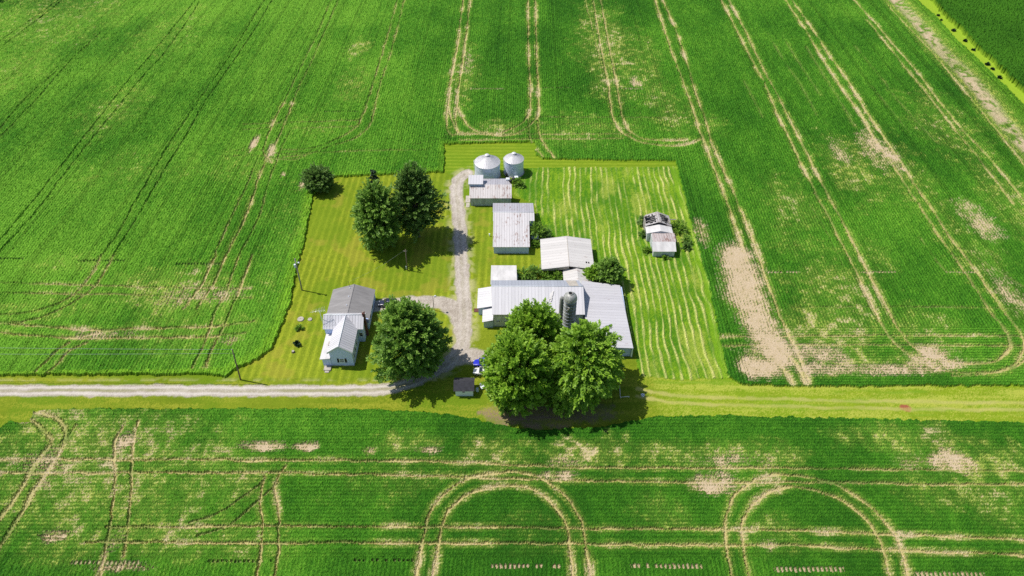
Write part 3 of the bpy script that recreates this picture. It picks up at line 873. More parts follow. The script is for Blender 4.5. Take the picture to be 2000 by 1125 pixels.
lcol = mix(lcol, C(0.33, 0.33, 0.035), sstep(0.52, 0.7, fbm(XX * 0.12, YY, 1.4, 178, 4) + 0.4 * (rnd - 0.5)) * verge * 0.5)
for off_ in (783, 797):
    dt_ = dist_to([(1245, off_ - 24), (1330, off_ - 10), (1500, off_ - 4), (1800, off_ + 2), (2400, off_ + 8)], 2.5)
    lcol = mix(lcol, C(0.42, 0.39, 0.12), (1 - sstep(0.15, 0.6, dt_ + (patchy - 0.5) * 0.6 + (rnd - 0.5) * 0.3)) * (0.35 + 0.6 * gaps))
# gravel drive
dlane = dist_to(LANE, 5.0)
east_w = 1.22 + 0.30 * (YY > 100)
grav = 1 - sstep(0.0, 0.55, dlane - east_w + (patchy - 0.5) * 0.9)
db = dist_to([(905, 612), (880, 596), (850, 590), (800, 590), (760, 594), (732, 600)], 4.5)
grav = np.maximum(grav, 1 - sstep(0.0, 0.5, db - 1.75 + (patchy - 0.5) * 0.9))
da = dist_to([(890, 700), (920, 695), (950, 702), (980, 705)], 4.5)
grav = np.maximum(grav, 1 - sstep(0.0, 0.8, da - 1.7 + (patchy - 0.5) * 1.2))
db2 = dist_to([(868, 597), (893, 620), (903, 660)], 3.5)
grav = np.maximum(grav, 1 - sstep(0.0, 0.8, db2 - 1.2 + (patchy - 0.5) * 0.9))
grav = np.where(crop | is_hay, 0, grav)
gt = np.clip(0.5 + 0.9 * (rnd - 0.5) + 0.9 * (patchy - 0.5) + 0.4 * (gaps - 0.5), 0, 1)
gcol = mix(C(0.33, 0.285, 0.235) * one[..., None], C(0.53, 0.475, 0.415), gt)
ctr = (1 - sstep(0.12, 0.60, dlane + (streak - 0.5) * 0.5)) * (0.35 + 0.65 * sstep(0.35, 0.6, fbm(XX * 0.25, YY, 2.0, 180, 3))) * (0.25 + 0.75 * (YY < 97.5))
gcol = mix(gcol, C(0.25, 0.25, 0.10), ctr * 0.72)
gcol = mix(gcol, C(0.62, 0.575, 0.52), (1 - sstep(0.1, 0.42, np.abs(dlane - 0.78))) * (0.2 + 0.4 * (YY < 97.5)))
pale = (1 - sstep(0.5, 2.6, np.abs(dlane - east_w))) * (1 - grav) * sstep(0.4, 0.62, patchy) * (YY > 97.5)
lcol = mix(lcol, C(0.46, 0.42, 0.22), pale * 0.6)
lcol = mix(lcol, gcol, grav)
# hay meadow
ht = np.clip(0.42 + 1.3 * (fbm(XX, YY, 6.0, 190, 4) - 0.5) + 0.9 * (rnd - 0.5) + 0.7 * (lumps - 0.5), 0, 1)
ht = np.clip(ht - 0.28 * (1 - swath) * (1 - sstep(0.3, 0.8, ph)), 0, 1)
hcol = mix(C(0.058, 0.175, 0.008) * one[..., None], C(0.200, 0.330, 0.016), ht)
hcol = mix(hcol, C(0.30, 0.36, 0.05), np.clip(sstep(0.55, 0.72, fbm(XX, YY * 0.5, 5.0, 195, 4)) * (0.2 + rnd), 0, 0.7))
hcol = mix(hcol, C(0.58, 0.56, 0.19), np.clip(swath * (0.35 + 1.0 * rnd) * (0.55 + 0.9 * fbm(XX, YY * 0.3, 1.6, 198, 3)), 0, 0.95))
rim = (dist_to([(1318, 326), (1345, 425), (1383, 560), (1420, 738)], 3.0, False) < 1.6) & is_hay
hcol = mix(hcol, C(0.18, 0.34, 0.016), rim * 0.5)
col = np.where(crop[..., None], col, lcol)
col = np.where(is_corn[..., None], ccol, col)
col = np.where(is_hay[..., None], hcol, col)
col = np.clip(col, 0.003, 0.9).astype(np.float32)
COLMUL = 1.0


def ground_mat(name, bump, scale, rough=0.85, var=0.25, drills=0.0):
    m, t, N, L, P = mat_new(name)
    a = N.new('ShaderNodeAttribute')
    a.attribute_name = 'surface_cover'
    g = N.new('ShaderNodeNewGeometry')
    n = N.new('ShaderNodeTexNoise')
    n.inputs['Scale'].default_value = scale
    n.inputs['Detail'].default_value = 4
    L.new(g.outputs['Position'], n.inputs['Vector'])
    r = ramp(N, [(0.3, (1 - var,) * 3), (0.7, (1 + var,) * 3)])
    L.new(n.outputs[0], r.inputs[0])
    mx = N.new('ShaderNodeMix')
    mx.data_type = 'RGBA'
    mx.blend_type = 'MULTIPLY'
    mx.inputs[0].default_value = 1.0
    L.new(a.outputs['Color'], mx.inputs[6])
    L.new(r.outputs[0], mx.inputs[7])
    last = mx.outputs[2]
    if drills:
        # sown rows 0.76 m apart: soil shows a little between them, and some rows came up thinner
        da_ = N.new('ShaderNodeAttribute')
        da_.attribute_name = 'drill_distance'

        def mm(op, *ins):
            q = N.new('ShaderNodeMath')
            q.operation = op
            for k, i in enumerate(ins):
                if isinstance(i, (int, float)): q.inputs[k].default_value = i
                else: L.new(i, q.inputs[k])
            return q.outputs[0]
        u = mm('DIVIDE', da_.outputs['Fac'], 0.76)
        cs = mm('COSINE', mm('MULTIPLY', u, 6.28318))
        wn_ = N.new('ShaderNodeTexWhiteNoise')
        wn_.noise_dimensions = '1D'
        L.new(mm('FLOOR', mm('ADD', u, 0.5)), wn_.inputs['W'])
        n2 = N.new('ShaderNodeTexNoise')
        n2.inputs['Scale'].default_value = 0.05
        n2.inputs['Detail'].default_value = 3
        L.new(g.outputs['Position'], n2.inputs['Vector'])
        amp = mm('MULTIPLY', mm('SUBTRACT', mm('MULTIPLY', n2.outputs[0], 2.6), 0.7), drills)
        amp = mm('MAXIMUM', amp, drills * 0.25)
        thin = mm('MULTIPLY', mm('POWER', wn_.outputs[0], 5.0), drills * 1.3)
        f_ = mm('ADD', 1.0, mm('MULTIPLY', a.outputs['Alpha'], mm('SUBTRACT', mm('MULTIPLY', cs, amp), thin)))
        m2 = N.new('ShaderNodeMix')
        m2.data_type = 'RGBA'
        m2.blend_type = 'MULTIPLY'
        m2.inputs[0].default_value = 1.0
        L.new(last, m2.inputs[6])
        L.new(f_, m2.inputs[7])
        last = m2.outputs[2]
    L.new(last, P.inputs['Base Color'])
    P.inputs['Roughness'].default_value = rough
    P.inputs['Specular IOR Level'].default_value = 0.06
    if bump:
        b = N.new('ShaderNodeBump')
        b.inputs['Strength'].default_value = bump
        b.inputs['Distance'].default_value = 0.1
        L.new(n.outputs[0], b.inputs['Height'])
        L.new(b.outputs[0], P.inputs['Normal'])
    return m


cls = np.zeros(XX.shape, np.int8)                 # 0 lawn 1 upper crop 2 lower crop 3 corn 4 hay 5 gravel
cls[grav > 0.5] = 5
cls[is_hay] = 4
cls[is_up] = 1
cls[is_lo] = 2
cls[is_corn] = 3
# a face belongs to the crop if any corner does, so the canopy edge is a slope and not a gap
c4 = np.stack([cls[:-1, :-1], cls[:-1, 1:], cls[1:, 1:], cls[1:, :-1]])
fcl = c4[0].copy()
for want in (5, 4, 1, 2, 3):
    fcl = np.where((c4 == want).any(0), want, fcl)
idx = np.arange(NY * NX).reshape(NY, NX)
V3 = np.stack([XX, YY, z], -1).reshape(-1, 3).astype(np.float32)
leafy = np.where(crop, (1 - np.maximum(soil, tsoil)) * (1 - 0.5 * sy), 0.0).reshape(-1, 1).astype(np.float32)
C4 = np.concatenate([col.reshape(-1, 3), leafy], 1)
ROWV = np.where(headland, YY, ROWX).reshape(-1).astype(np.float32)
quads = np.stack([idx[:-1, :-1], idx[:-1, 1:], idx[1:, 1:], idx[1:, :-1]], -1)


def cover_object(name, sel, mat, smooth=False):
    q = quads[sel]
    used, inv = np.unique(q, return_inverse=True)
    me = bpy.data.meshes.new(name)
    me.vertices.add(len(used))
    me.vertices.foreach_set('co', V3[used].ravel())
    nf = len(q)
    me.loops.add(nf * 4)
    me.loops.foreach_set('vertex_index', inv.reshape(-1).astype(np.int32))
    me.polygons.add(nf)
    me.polygons.foreach_set('loop_start', np.arange(0, nf * 4, 4, dtype=np.int32))
    me.polygons.foreach_set('use_smooth', np.full(nf, smooth))
    a = me.attributes.new('surface_cover', 'FLOAT_COLOR', 'POINT')
    a.data.foreach_set('color', C4[used].ravel())
    a = me.attributes.new('drill_distance', 'FLOAT', 'POINT')
    a.data.foreach_set('value', ROWV[used])
    me.materials.append(mat)
    me.update(calc_edges=True)
    o = bpy.data.objects.new(name, me)
    COL.objects.link(o)
    return o


m_crop = ground_mat('crop canopy', 0.5, 5.0, drills=0.23)
m_crop2 = ground_mat('near crop canopy', 0.5, 5.0, drills=0.12)
m_lawn = ground_mat('mown grass', 0.5, 6.0, var=0.2)
m_grav = ground_mat('gravel', 0.6, 7.0, 0.95, 0.16)
tag(cover_object('soybean_field', fcl == 1, m_crop), 'big green row crop field with wheel tracks wrapping the farmyard', 'crop', kind='stuff')
tag(cover_object('soybean_field', fcl == 2, m_crop2), 'green row crop field below the gravel road, with two arched wheel loops', 'crop', kind='stuff')
tag(cover_object('corn_field', fcl == 3, m_crop), 'dense dark green crop beyond the bright grass strip in the top right corner', 'crop', kind='stuff')
tag(cover_object('lawn', fcl == 0, m_lawn), kind='structure')
tag(cover_object('meadow', fcl == 4, m_lawn), kind='structure')
tag(cover_object('gravel_road', fcl == 5, m_grav), kind='structure')

# the country beyond, out to the horizon
gm, t_, N_, L_, P_ = mat_new('far country')
tc_ = N_.new('ShaderNodeNewGeometry')
n_ = N_.new('ShaderNodeTexNoise')
n_.inputs['Scale'].default_value = 0.02
n_.inputs['Detail'].default_value = 8
L_.new(tc_.outputs['Position'], n_.inputs['Vector'])
r_ = ramp(N_, [(0.35, tuple(g_dark)), (0.5, tuple(g_mid)), (0.7, tuple(g_lite))])
L_.new(n_.outputs[0], r_.inputs[0])
L_.new(r_.outputs[0], P_.inputs['Base Color'])
P_.inputs['Roughness'].default_value = 0.9
E6 = 9000.0
mb = MB()
mb.add([(-E6, -E6, -0.35), (E6, -E6, -0.35), (E6, E6, -0.35), (-E6, E6, -0.35)], [(0, 1, 2, 3)])
tag(mb.build('ground', gm), kind='structure')


# ------------------------------------------------------------------ buildings
def gable_roof(mb, x0, x1, y0, y1, ze, zr, axis, t=0.14, ze2=None, ridge=None, lift=0.0):
    """two slabs; ze/ze2 = eave heights on the low and high side of the cross axis"""
    ze2 = ze if ze2 is None else ze2
    if axis == 'x':
        r = (y0 + y1) / 2 if ridge is None else ridge
        mb.slab([(x0, y0, ze), (x1, y0, ze), (x1, r, zr), (x0, r, zr)], t)
        mb.slab([(x0, r, zr), (x1, r, zr), (x1, y1, ze2), (x0, y1, ze2)], t)
    else:
        r = (x0 + x1) / 2 if ridge is None else ridge
        mb.slab([(r, y0, zr), (r, y1, zr), (x0, y1, ze), (x0, y0, ze)], t)
        mb.slab([(x1, y0, ze2), (x1, y1, ze2), (r, y1, zr), (r, y0, zr)], t)
    return mb


def gable_walls(mb, x0, x1, y0, y1, ze, zr, axis, ze2=None, ridge=None, z0=0.0):
    ze2 = ze if ze2 is None else ze2
    if axis == 'x':
        r = (y0 + y1) / 2 if ridge is None else ridge
        mb.prism([(y0, z0), (y1, z0), (y1, ze2), (r, zr), (y0, ze)], x0, x1, 'x')
    else:
        r = (x0 + x1) / 2 if ridge is None else ridge
        mb.prism([(x0, z0), (x1, z0), (x1, ze2), (r, zr), (x0, ze)], y0, y1, 'y')
    return mb


def window_front(parent, x, y, z, w, h, pane='glass', shut=False):
    """window on a wall facing the camera (-y)"""
    f = MB()
    b = 0.12
    for a in ((x - w / 2 - b, x + w / 2 + b, z + h / 2, z + h / 2 + b), (x - w / 2 - b, x + w / 2 + b, z - h / 2 - b, z - h / 2),
              (x - w / 2 - b, x - w / 2, z - h / 2, z + h / 2), (x + w / 2, x + w / 2 + b, z - h / 2, z + h / 2)):
        f.box(a[0], a[1], y - 0.07, y + 0.02, a[2], a[3])
    f.box(x - w / 2, x + w / 2, y - 0.05, y + 0.02, z - 0.03, z + 0.03)
    fr = f.build('window', M['trim'], parent)
    p = MB()
    p.box(x - w / 2, x + w / 2, y - 0.02, y + 0.02, z - h / 2, z - 0.03)
    p.box(x - w / 2, x + w / 2, y - 0.02, y + 0.02, z + 0.03, z + h / 2)
    p.build('pane', M[pane], fr)
    if shut:
        for s in (-1, 1):
            q = MB()
            c = x + s * (w / 2 + b + 0.28)
            q.box(c - 0.2, c + 0.2, y - 0.05, y + 0.02, z - h / 2 - 0.1, z + h / 2 + 0.1)
            for k in range(5):
                zz = z - h / 2 + (k + 0.5) * h / 5
                q.box(c - 0.16, c + 0.16, y - 0.065, y - 0.05, zz - 0.05, zz + 0.05)
            q.build('shutter', M['shutter'], parent)
    return fr


def window_side(parent, x, y, z, w, h, s=1):
    """window on a wall facing +x (s=1) or -x"""
    f = MB()
    b = 0.12
    xa, xb = sorted((x - 0.02 * s, x + 0.07 * s))
    for a in ((y - w / 2 - b, y + w / 2 + b, z + h / 2, z + h / 2 + b), (y - w / 2 - b, y + w / 2 + b, z - h / 2 - b, z - h / 2),
              (y - w / 2 - b, y - w / 2, z - h / 2, z + h / 2), (y + w / 2, y + w / 2 + b, z - h / 2, z + h / 2)):
        f.box(xa, xb, a[0], a[1], a[2], a[3])
    fr = f.build('window', M['trim'], parent)
    p = MB()
    xa, xb = sorted((x - 0.02 * s, x + 0.025 * s))
    p.box(xa, xb, y - w / 2, y + w / 2, z - h / 2, z + h / 2)
    p.build('pane', M['glass'], fr)


# ---- farmhouse: front wing, cross wing, porch, shingled rear addition
H = empty('farmhouse', (-37, 108, 0), 'white farmhouse with ribbed metal gables, brick chimney and long grey shingled rear part', 'house')
FY = 101.85
mb = MB()
gable_walls(mb, -39.05, -34.25, FY, 111.2, 4.45, 6.25, 'y')
gable_walls(mb, -41.3, -32.95, 108.95, 113.2, 4.45, 6.2, 'x')
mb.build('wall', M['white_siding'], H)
mb = MB()
gable_walls(mb, -41.95, -32.55, 113.3, 123.0, 2.65, 4.25, 'y', ridge=-37.1)
mb.box(-34.4, -32.55, 112.7, 113.4, 0, 2.6)
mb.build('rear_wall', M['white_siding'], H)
# cross wing roof first, the front wing roof cut to its valley
mb = MB()
gable_roof(mb, -41.6, -32.7, 108.55, 113.6, 4.42, 6.42, 'x')
r_cross = mb.build('roof', M['house_roof_x'], H)
mb = MB()
zr, ze, xr, xl, xq = 6.44, 4.42, -36.65, -39.35, -33.95
yv, yr_ = 108.75, 111.05
mb.slab([(xl, FY - 0.4, ze), (xr, FY - 0.4, zr), (xr, yr_, zr), (xl, yv, ze)], 0.14)
mb.slab([(xr, FY - 0.4, zr), (xq, FY - 0.4, ze), (xq, yv, ze), (xr, yr_, zr)], 0.14)
r_front = mb.build('roof', M['house_roof_y'], H)
mb = MB()
mb.tube([(xr, FY - 0.42, zr + 0.02), (xr, yr_ - 0.05, zr + 0.02)], 0.07, 6)
mb.tube([(-41.6, 111.075, 6.44), (-32.7, 111.075, 6.44)], 0.07, 6)
mb.build('ridge_cap', M['trim'], r_front)
mb = MB()
mb.slab([(xl, FY - 0.43, ze + 0.0), (xl, FY - 0.405, ze + 0.0), (xr, FY - 0.405, zr), (xr, FY - 0.43, zr)], 0.25)
mb.slab([(xr, FY - 0.43, zr), (xr, FY - 0.405, zr), (xq, FY - 0.405, ze), (xq, FY - 0.43, ze)], 0.25)
mb.build('bargeboard', M['trim'], r_front)
mb = MB()
gable_roof(mb, -42.3, -32.3, 113.62, 123.2, 2.6, 4.35, 'y', ridge=-37.05)
mb.slab([(-33.9, 112.3, 2.87), (-32.3, 112.3, 2.6), (-32.3, 113.62, 2.6), (-33.9, 113.62, 2.87)], 0.14)
r_rear = mb.build('rear_roof', M['shingle'], H)
mb = MB()
mb.box(-37.15, -36.95, 113.64, 123.2, 4.36, 4.40)
mb.build('ridge_cap', M['shingle'], r_rear)
for px, py in ((684, 563.5), (681.5, 580.5), (677.5, 597.5)):
    v = MB()
    x, y, z = at(px, py, 4.0)
    v.tube([(x, y, 3.7), (x, y, 4.45)], 0.09, 8)
    v.build('roof_vent', M['galv'], r_rear)
mb = MB()
x, y, z = at(682, 557, 4.4)
mb.tube([(x, y, 4.0), (x, y, 5.6)], 0.05, 6)
mb.build('service_mast', M['plastic'], H)
MAST = (x, y, 5.55)
# porch along the west side
mb = MB()
mb.slab([(-41.25, 101.45, 2.55), (-39.04, 101.45, 2.78), (-39.04, 108.9, 2.78), (-41.25, 108.9, 2.55)], 0.16)
pr = mb.build('porch_roof', M['porch_roof'], H)
mb = MB()
mb.box(-40.85, -39.06, 101.75, 108.6, 0.0, 2.42)
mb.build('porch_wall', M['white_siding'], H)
mb = MB()
mb.box(-40.1, -39.3, 105.2, 106.3, 2.75, 3.0)
mb.build('hatch', M['concrete'], pr)
mb = MB()
mb.box(-40.6, -39.1, 100.3, 101.7, 0.0, 0.35)
mb.box(-40.3, -39.4, 99.8, 100.3, 0.0, 0.18)
mb.build('front_step', M['concrete'], H)
mb = MB()
mb.box(-39.1, -34.2, FY - 0.05, FY + 0.1, 0.0, 0.32)
mb.box(-34.3, -34.18, FY, 108.9, 0.0, 0.32)
mb.build('foundation', M['block'], H)
window_front(H, -36.65, FY, 1.75, 0.85, 1.1, 'curtain_glass', True)
window_front(H, -33.55, 108.95, 2.35, 0.75, 1.0)
for yy, zz in ((103.2, 1.9), (104.9, 1.9), (106.6, 1.9), (103.9, 3.55), (106.3, 3.55)):
    window_side(H, -34.25, yy, zz, 0.7, 1.2)
for yy in (115.5, 118.5):
    window_side(H, -32.55, yy, 1.5, 1.0, 1.0)
mb = MB()
mb.box(-32.95, -32.45, 110.7, 111.3, 0.0, 7.0)
mb.box(-33.0, -32.4, 110.64, 111.36, 7.0, 7.15)
ch = mb.build('chimney', M['brick'], H)
mb = MB()
mb.tube([(-32.7, 111.0, 7.1), (-32.7, 111.0, 7.4)], 0.13, 8)
mb.build('flue', M['concrete'], ch)

# ---- grain bins


def grain_bin(cx, cy, R, he, hp, label, ladder_a):
    t = empty('grain_bin', (cx, cy, 0), label, 'grain bin', 'round steel grain bins at the top of the yard')
    prof = []
    nz = int(he / 0.2)
    for k in range(nz):
        z0 = 0.25 + (he - 0.25) * k / nz
        z1 = 0.25 + (he - 0.25) * (k + 1) / nz
        prof += [(R, z0), (R + 0.02, (z0 + z1) / 2)]
    prof.append((R, he))
    MB().lathe([(R + 0.25, 0.0), (R + 0.25, 0.26), (R - 0.1, 0.26)], cx, cy, 40).build('base_slab', M['concrete'], t)
    MB().lathe(prof, cx, cy, 48, True).build('shell', M['galv'], t)
    rf = MB().lathe([(R - 0.02, he - 0.03), (R + 0.14, he - 0.06), (R + 0.14, he - 0.01), (0.45, hp - 0.1)], cx, cy, 40).build('roof', M['bin_roof'], t)
    mb = MB()
    nrib = 34
    for k in range(nrib):
        a = 2 * math.pi * k / nrib
        c, s = math.cos(a), math.sin(a)
        mb.tube([(cx + (R + 0.12) * c, cy + (R + 0.12) * s, he + 0.03), (cx + 0.45 * c, cy + 0.45 * s, hp - 0.06)], 0.045, 4, smooth=False)
    mb.build('rib', M['bin_roof'], rf)
    MB().lathe([(0.5, hp - 0.15), (0.5, hp + 0.12), (0.62, hp + 0.12), (0.3, hp + 0.3), (0.0, hp + 0.34)], cx, cy, 20).build('cap', M['bin_roof'], rf)
    # ladder and roof steps
    mb = MB()
    c, s = math.cos(ladder_a), math.sin(ladder_a)
    px, py = -s * 0.22, c * 0.22
    for q in (-1, 1):
        mb.tube([(cx + (R + 0.22) * c + q * px, cy + (R + 0.22) * s + q * py, 0.4), (cx + (R + 0.22) * c + q * px, cy + (R + 0.22) * s + q * py, he + 0.5)], 0.04, 6)
    for k in range(int(he / 0.35)):
        zz = 0.6 + 0.35 * k
        mb.tube([(cx + (R + 0.22) * c - px, cy + (R + 0.22) * s - py, zz), (cx + (R + 0.22) * c + px, cy + (R + 0.22) * s + py, zz)], 0.025, 5)
    mb.build('ladder', M['trim'], t)
    return t


b1 = grain_bin(-7.1, 174.4, 3.6, 4.6, 6.85, 'wider steel grain bin with a ribbed cone roof and a side ladder', math.pi)
mb = MB()
mb.box(-4.1, -3.55, 172.6, 173.5, 2.2, 3.6)
mb.build('hatch', M['galv'], b1)
b2 = grain_bin(0.55, 175.8, 2.78, 4.75, 6.5, 'narrower steel grain bin, the right one of the pair', math.pi * 1.02)
mb = MB()
mb.box(-1.9, -1.35, 173.2, 174.0, 0.3, 1.2)
mb.build('hatch', M['plastic'], b2)


def dryer_fan(x, y, rz, label):
    t = empty('dryer_fan', (x, y, 0), label, 'fan', 'pale fan units at the foot of the bins', 0)
    MB().box(x - 0.55, x + 0.55, y - 0.5, y + 0.5, 0.15, 1.2, 0.12).build('housing', M['trim'], t)
    mb = MB()
    mb.tube([(x + 0.4 * rz, y - 0.3, 0.7), (x + 1.1 * rz, y - 0.6, 0.7)], [0.42, 0.5], 14)
    mb.build('duct', M['plastic'], t)
    for a in (-0.45, 0.45):
        MB().box(x + a - 0.06, x + a + 0.06, y - 0.45, y + 0.45, 0.0, 0.15).build('skid', M['plastic'], t)


dryer_fan(*at2((992, 355)), 1, 'pale fan unit tilted beside the crib roof between the two bins')
dryer_fan(*at2((1008.5, 351.5)), -1, 'small pale fan unit at the foot of the narrower bin')

# ---- crib with a raised head house
t = empty('corn_crib', (-6, 163, 0), 'rust streaked white crib below the bins, with a small raised head house on its roof', 'crib')
mb = MB()
gable_walls(mb, -11.45, -0.25, 159.6, 163.3, 2.75, 4.35, 'x', ridge=163.2, ze2=4.3)
mb.build('wall', M['crib_wall'], t)
mb = MB()
mb.prism([(163.35, 0), (168.2, 0), (168.2, 2.75), (163.35, 4.2)], -11.4, -2.3, 'x')
mb.build('rear_wall', M['barn_white_y'], t)
mb = MB()
mb.slab([(-11.65, 159.3, 2.78), (-0.1, 159.3, 2.78), (-0.1, 163.3, 4.5), (-11.65, 163.3, 4.5)], 0.12)
mb.build('roof', M['crib_roof'], t)
mb = MB()
mb.slab([(-11.6, 163.32, 4.44), (-2.1, 163.32, 4.44), (-2.1, 168.5, 2.85), (-11.6, 168.5, 2.85)], 0.12)
mb.build('rear_roof', M['annex_roof'], t)
mb = MB()
gable_walls(mb, -11.75, -8.2, 162.9, 166.9, 5.1, 5.75, 'x', z0=2.5, ridge=165.6)
mb.build('head_house_wall', M['barn_white'], t)
mb = MB()
gable_roof(mb, -12.0, -7.95, 162.6, 167.1, 5.1, 5.85, 'x', 0.1, ridge=165.7)
mb.build('head_house_roof', M['barn_roof'], t)
for k in range(7):
    x = -10.7 + k * 1.62
    MB().box(x - 0.06, x + 0.06, 159.55, 159.62, 0.1, 2.6).build('batten', M['crib_wall'], t)
for x0, x1, y0, y1, lab in ((-12.9, -11.6, 161.0, 164.2, 'square bare concrete pad at the side of the crib, the upper of two'), (-12.7, -11.7, 158.9, 160.7, 'small bare concrete pad at the front corner of the crib')):
    mb = MB()
    mb.box(x0, x1, y0, y1, 0.0, 0.12, 0.03)
    tag(mb.build('concrete_pad', M['concrete']), lab, 'pad', 'concrete pads beside the crib')
mb = MB()
mb.slab([(-2.9, 168.0, 0.9), (0.0, 168.8, 0.5), (-1.6, 171.6, 0.7), (-3.4, 171.6, 1.0)], 0.1)
mb.box(-2.9, -2.7, 168.2, 168.4, 0, 0.85)
mb.box(-1.8, -1.6, 171.0, 171.2, 0, 0.62)
tag(mb.build('auger_cover', M['annex_roof']), 'low sloping grey metal cover wedged between the crib and the two bins', 'cover')

# ---- long shed with rust streaks
t = empty('storage_shed', (0, 147, 0), 'long white roofed shed with rust streaks near its front eave, beside the drive', 'shed')
mb = MB()
mb.prism([(139.35, 0), (147.9, 0), (147.9, 3.5), (139.35, 2.3)], -4.65, 4.25, 'x')
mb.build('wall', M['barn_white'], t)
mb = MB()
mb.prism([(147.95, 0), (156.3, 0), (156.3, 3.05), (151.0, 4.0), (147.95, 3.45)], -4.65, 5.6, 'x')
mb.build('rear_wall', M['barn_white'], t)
mb = MB()
mb.slab([(-4.85, 139.0, 2.45), (4.5, 139.0, 2.45), (4.5, 148.0, 3.78), (-4.85, 148.0, 3.78)], 0.12)
mb.slab([(-4.95, 148.0, 3.78), (5.85, 148.0, 3.78), (5.85, 151.1, 4.24), (-4.95, 151.1, 4.24)], 0.12)
mb.build('roof', M['rust_roof'], t)
mb = MB()
mb.slab([(-5.05, 151.1, 4.24), (5.8, 151.1, 4.24), (5.7, 156.6, 3.15), (-5.15, 156.6, 3.15)], 0.12)
mb.build('rear_roof', M['annex_roof'], t)
mb = MB()
mb.tube([(-4.95, 151.08, 4.27), (5.85, 151.08, 4.27)], 0.07, 6)
mb.build('ridge_cap', M['trim'], t)

# ---- open fronted gable barn with its annex
t = empty('gable_shed', (13.8, 135, 0), 'broad low gabled white shed with an open front and a smaller gabled annex', 'shed')
mb = MB()
gable_walls(mb, 7.35, 19.75, 138.2, 141.0, 3.1, 4.1, 'y')
mb.box(7.35, 7.5, 132.6, 138.2, 0, 3.08)
mb.box(19.6, 19.75, 130.6, 138.2, 0, 3.08)
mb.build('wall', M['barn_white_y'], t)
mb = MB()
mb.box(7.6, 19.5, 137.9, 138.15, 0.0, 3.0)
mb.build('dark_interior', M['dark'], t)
mb = MB()
gable_roof(mb, 7.15, 20.0, 129.7, 141.2, 3.2, 4.25, 'y', 0.16, ridge=13.85)
mb.build('roof', M['plain_roof'], t)
mb = MB()
mb.box(13.79, 13.91, 129.72, 141.2, 4.26, 4.30)
mb.build('ridge_cap', M['concrete'], t)
mb = MB()
mb.prism([(7.5, 2.55), (13.85, 2.9), (13.85, 4.05), (7.5, 3.0)], 129.95, 130.05, 'y')
mb.build('gable_board', M['concrete'], t)
for x in (7.5, 10.3):
    MB().box(x - 0.1, x + 0.1, 130.0, 130.2, 0, 3.0).build('post', M['wood_pole'], t)
for x0, x1 in ((18.0, 18.35), (18.6, 18.9)):
    zc_ = 3.2 + (20.0 - (x0 + x1) / 2) / 6.15 * 1.05
    MB().box(x0, x1, 131.6, 132.2, zc_ - 0.02, zc_ + 0.035).build('roof_hole', M['dark'], t)
mb = MB()
gable_walls(mb, 12.6, 18.9, 124.35, 129.6, 2.55, 3.5, 'y', ridge=15.75)
mb.build('annex_wall', M['barn_white'], t)
mb = MB()
gable_roof(mb, 12.35, 19.15, 124.3, 129.9, 2.6, 3.6, 'y', 0.12, ridge=15.75)
mb.build('annex_roof', M['plain_roof'], t)
mb = MB()
for k in range(5):
    mb.box(6.9, 7.0, 131.4 + k * 0.28, 131.6 + k * 0.28, 0.0, 2.2)
tag(mb.build('loading_ramp', M['concrete']), 'grey board panel leaning on the left side of the broad gabled shed', 'panel')

# ---- flat roofed shed behind the main barn
t = empty('lean_shed', (-2, 128.5, 0), 'small flat white roofed shed tucked behind the left end of the main barn', 'shed')
MB().prism([(125.0, 0), (131.4, 0), (131.4, 2.55), (125.0, 2.75)], -4.85, 0.95, 'x').build('wall', M['barn_white'], t)
MB().slab([(-5.1, 124.6, 2.95), (1.2, 124.6, 2.95), (1.1, 131.75, 2.68), (-5.1, 131.75, 2.68)], 0.12).build('roof', M['porch_roof'], t)
x, y = at2((1011, 535))
MB().box(1.25, 1.45, 128.6, 129.6, 0, 1.9).build('door', M['trim'], t)

# ---- main barn
t = empty('main_barn', (6, 119, 0), 'long main barn with a seamed white roof and two lean-tos at its left end', 'barn')
mb = MB()
gable_walls(mb, -4.25, 16.15, 113.65, 123.8, 4.3, 6.45, 'x', ridge=119.9, ze2=4.7)
mb.build('wall', M['block'], t)
mb = MB()
mb.slab([(-4.45, 113.15, 4.36), (16.4, 113.15, 4.36), (16.35, 119.95, 6.66), (-4.75, 119.95, 6.66)], 0.14)
mf = mb.build('roof', M['barn_roof'], t)
mb = MB()
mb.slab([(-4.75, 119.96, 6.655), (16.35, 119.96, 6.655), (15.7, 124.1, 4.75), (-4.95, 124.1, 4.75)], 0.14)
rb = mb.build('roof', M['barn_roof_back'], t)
mb = MB()
mb.slab([(13.2, 120.2, 6.60), (15.3, 120.2, 6.60), (15.0, 123.9, 4.9), (12.6, 123.9, 4.9)], 0.03)
mb.build('roof_patch', M['concrete'], rb)
mb = MB()
mb.tube([(-4.75, 119.95, 6.69), (16.35, 119.95, 6.69)], 0.08, 6)
mb.build('ridge_cap', M['trim'], mf)
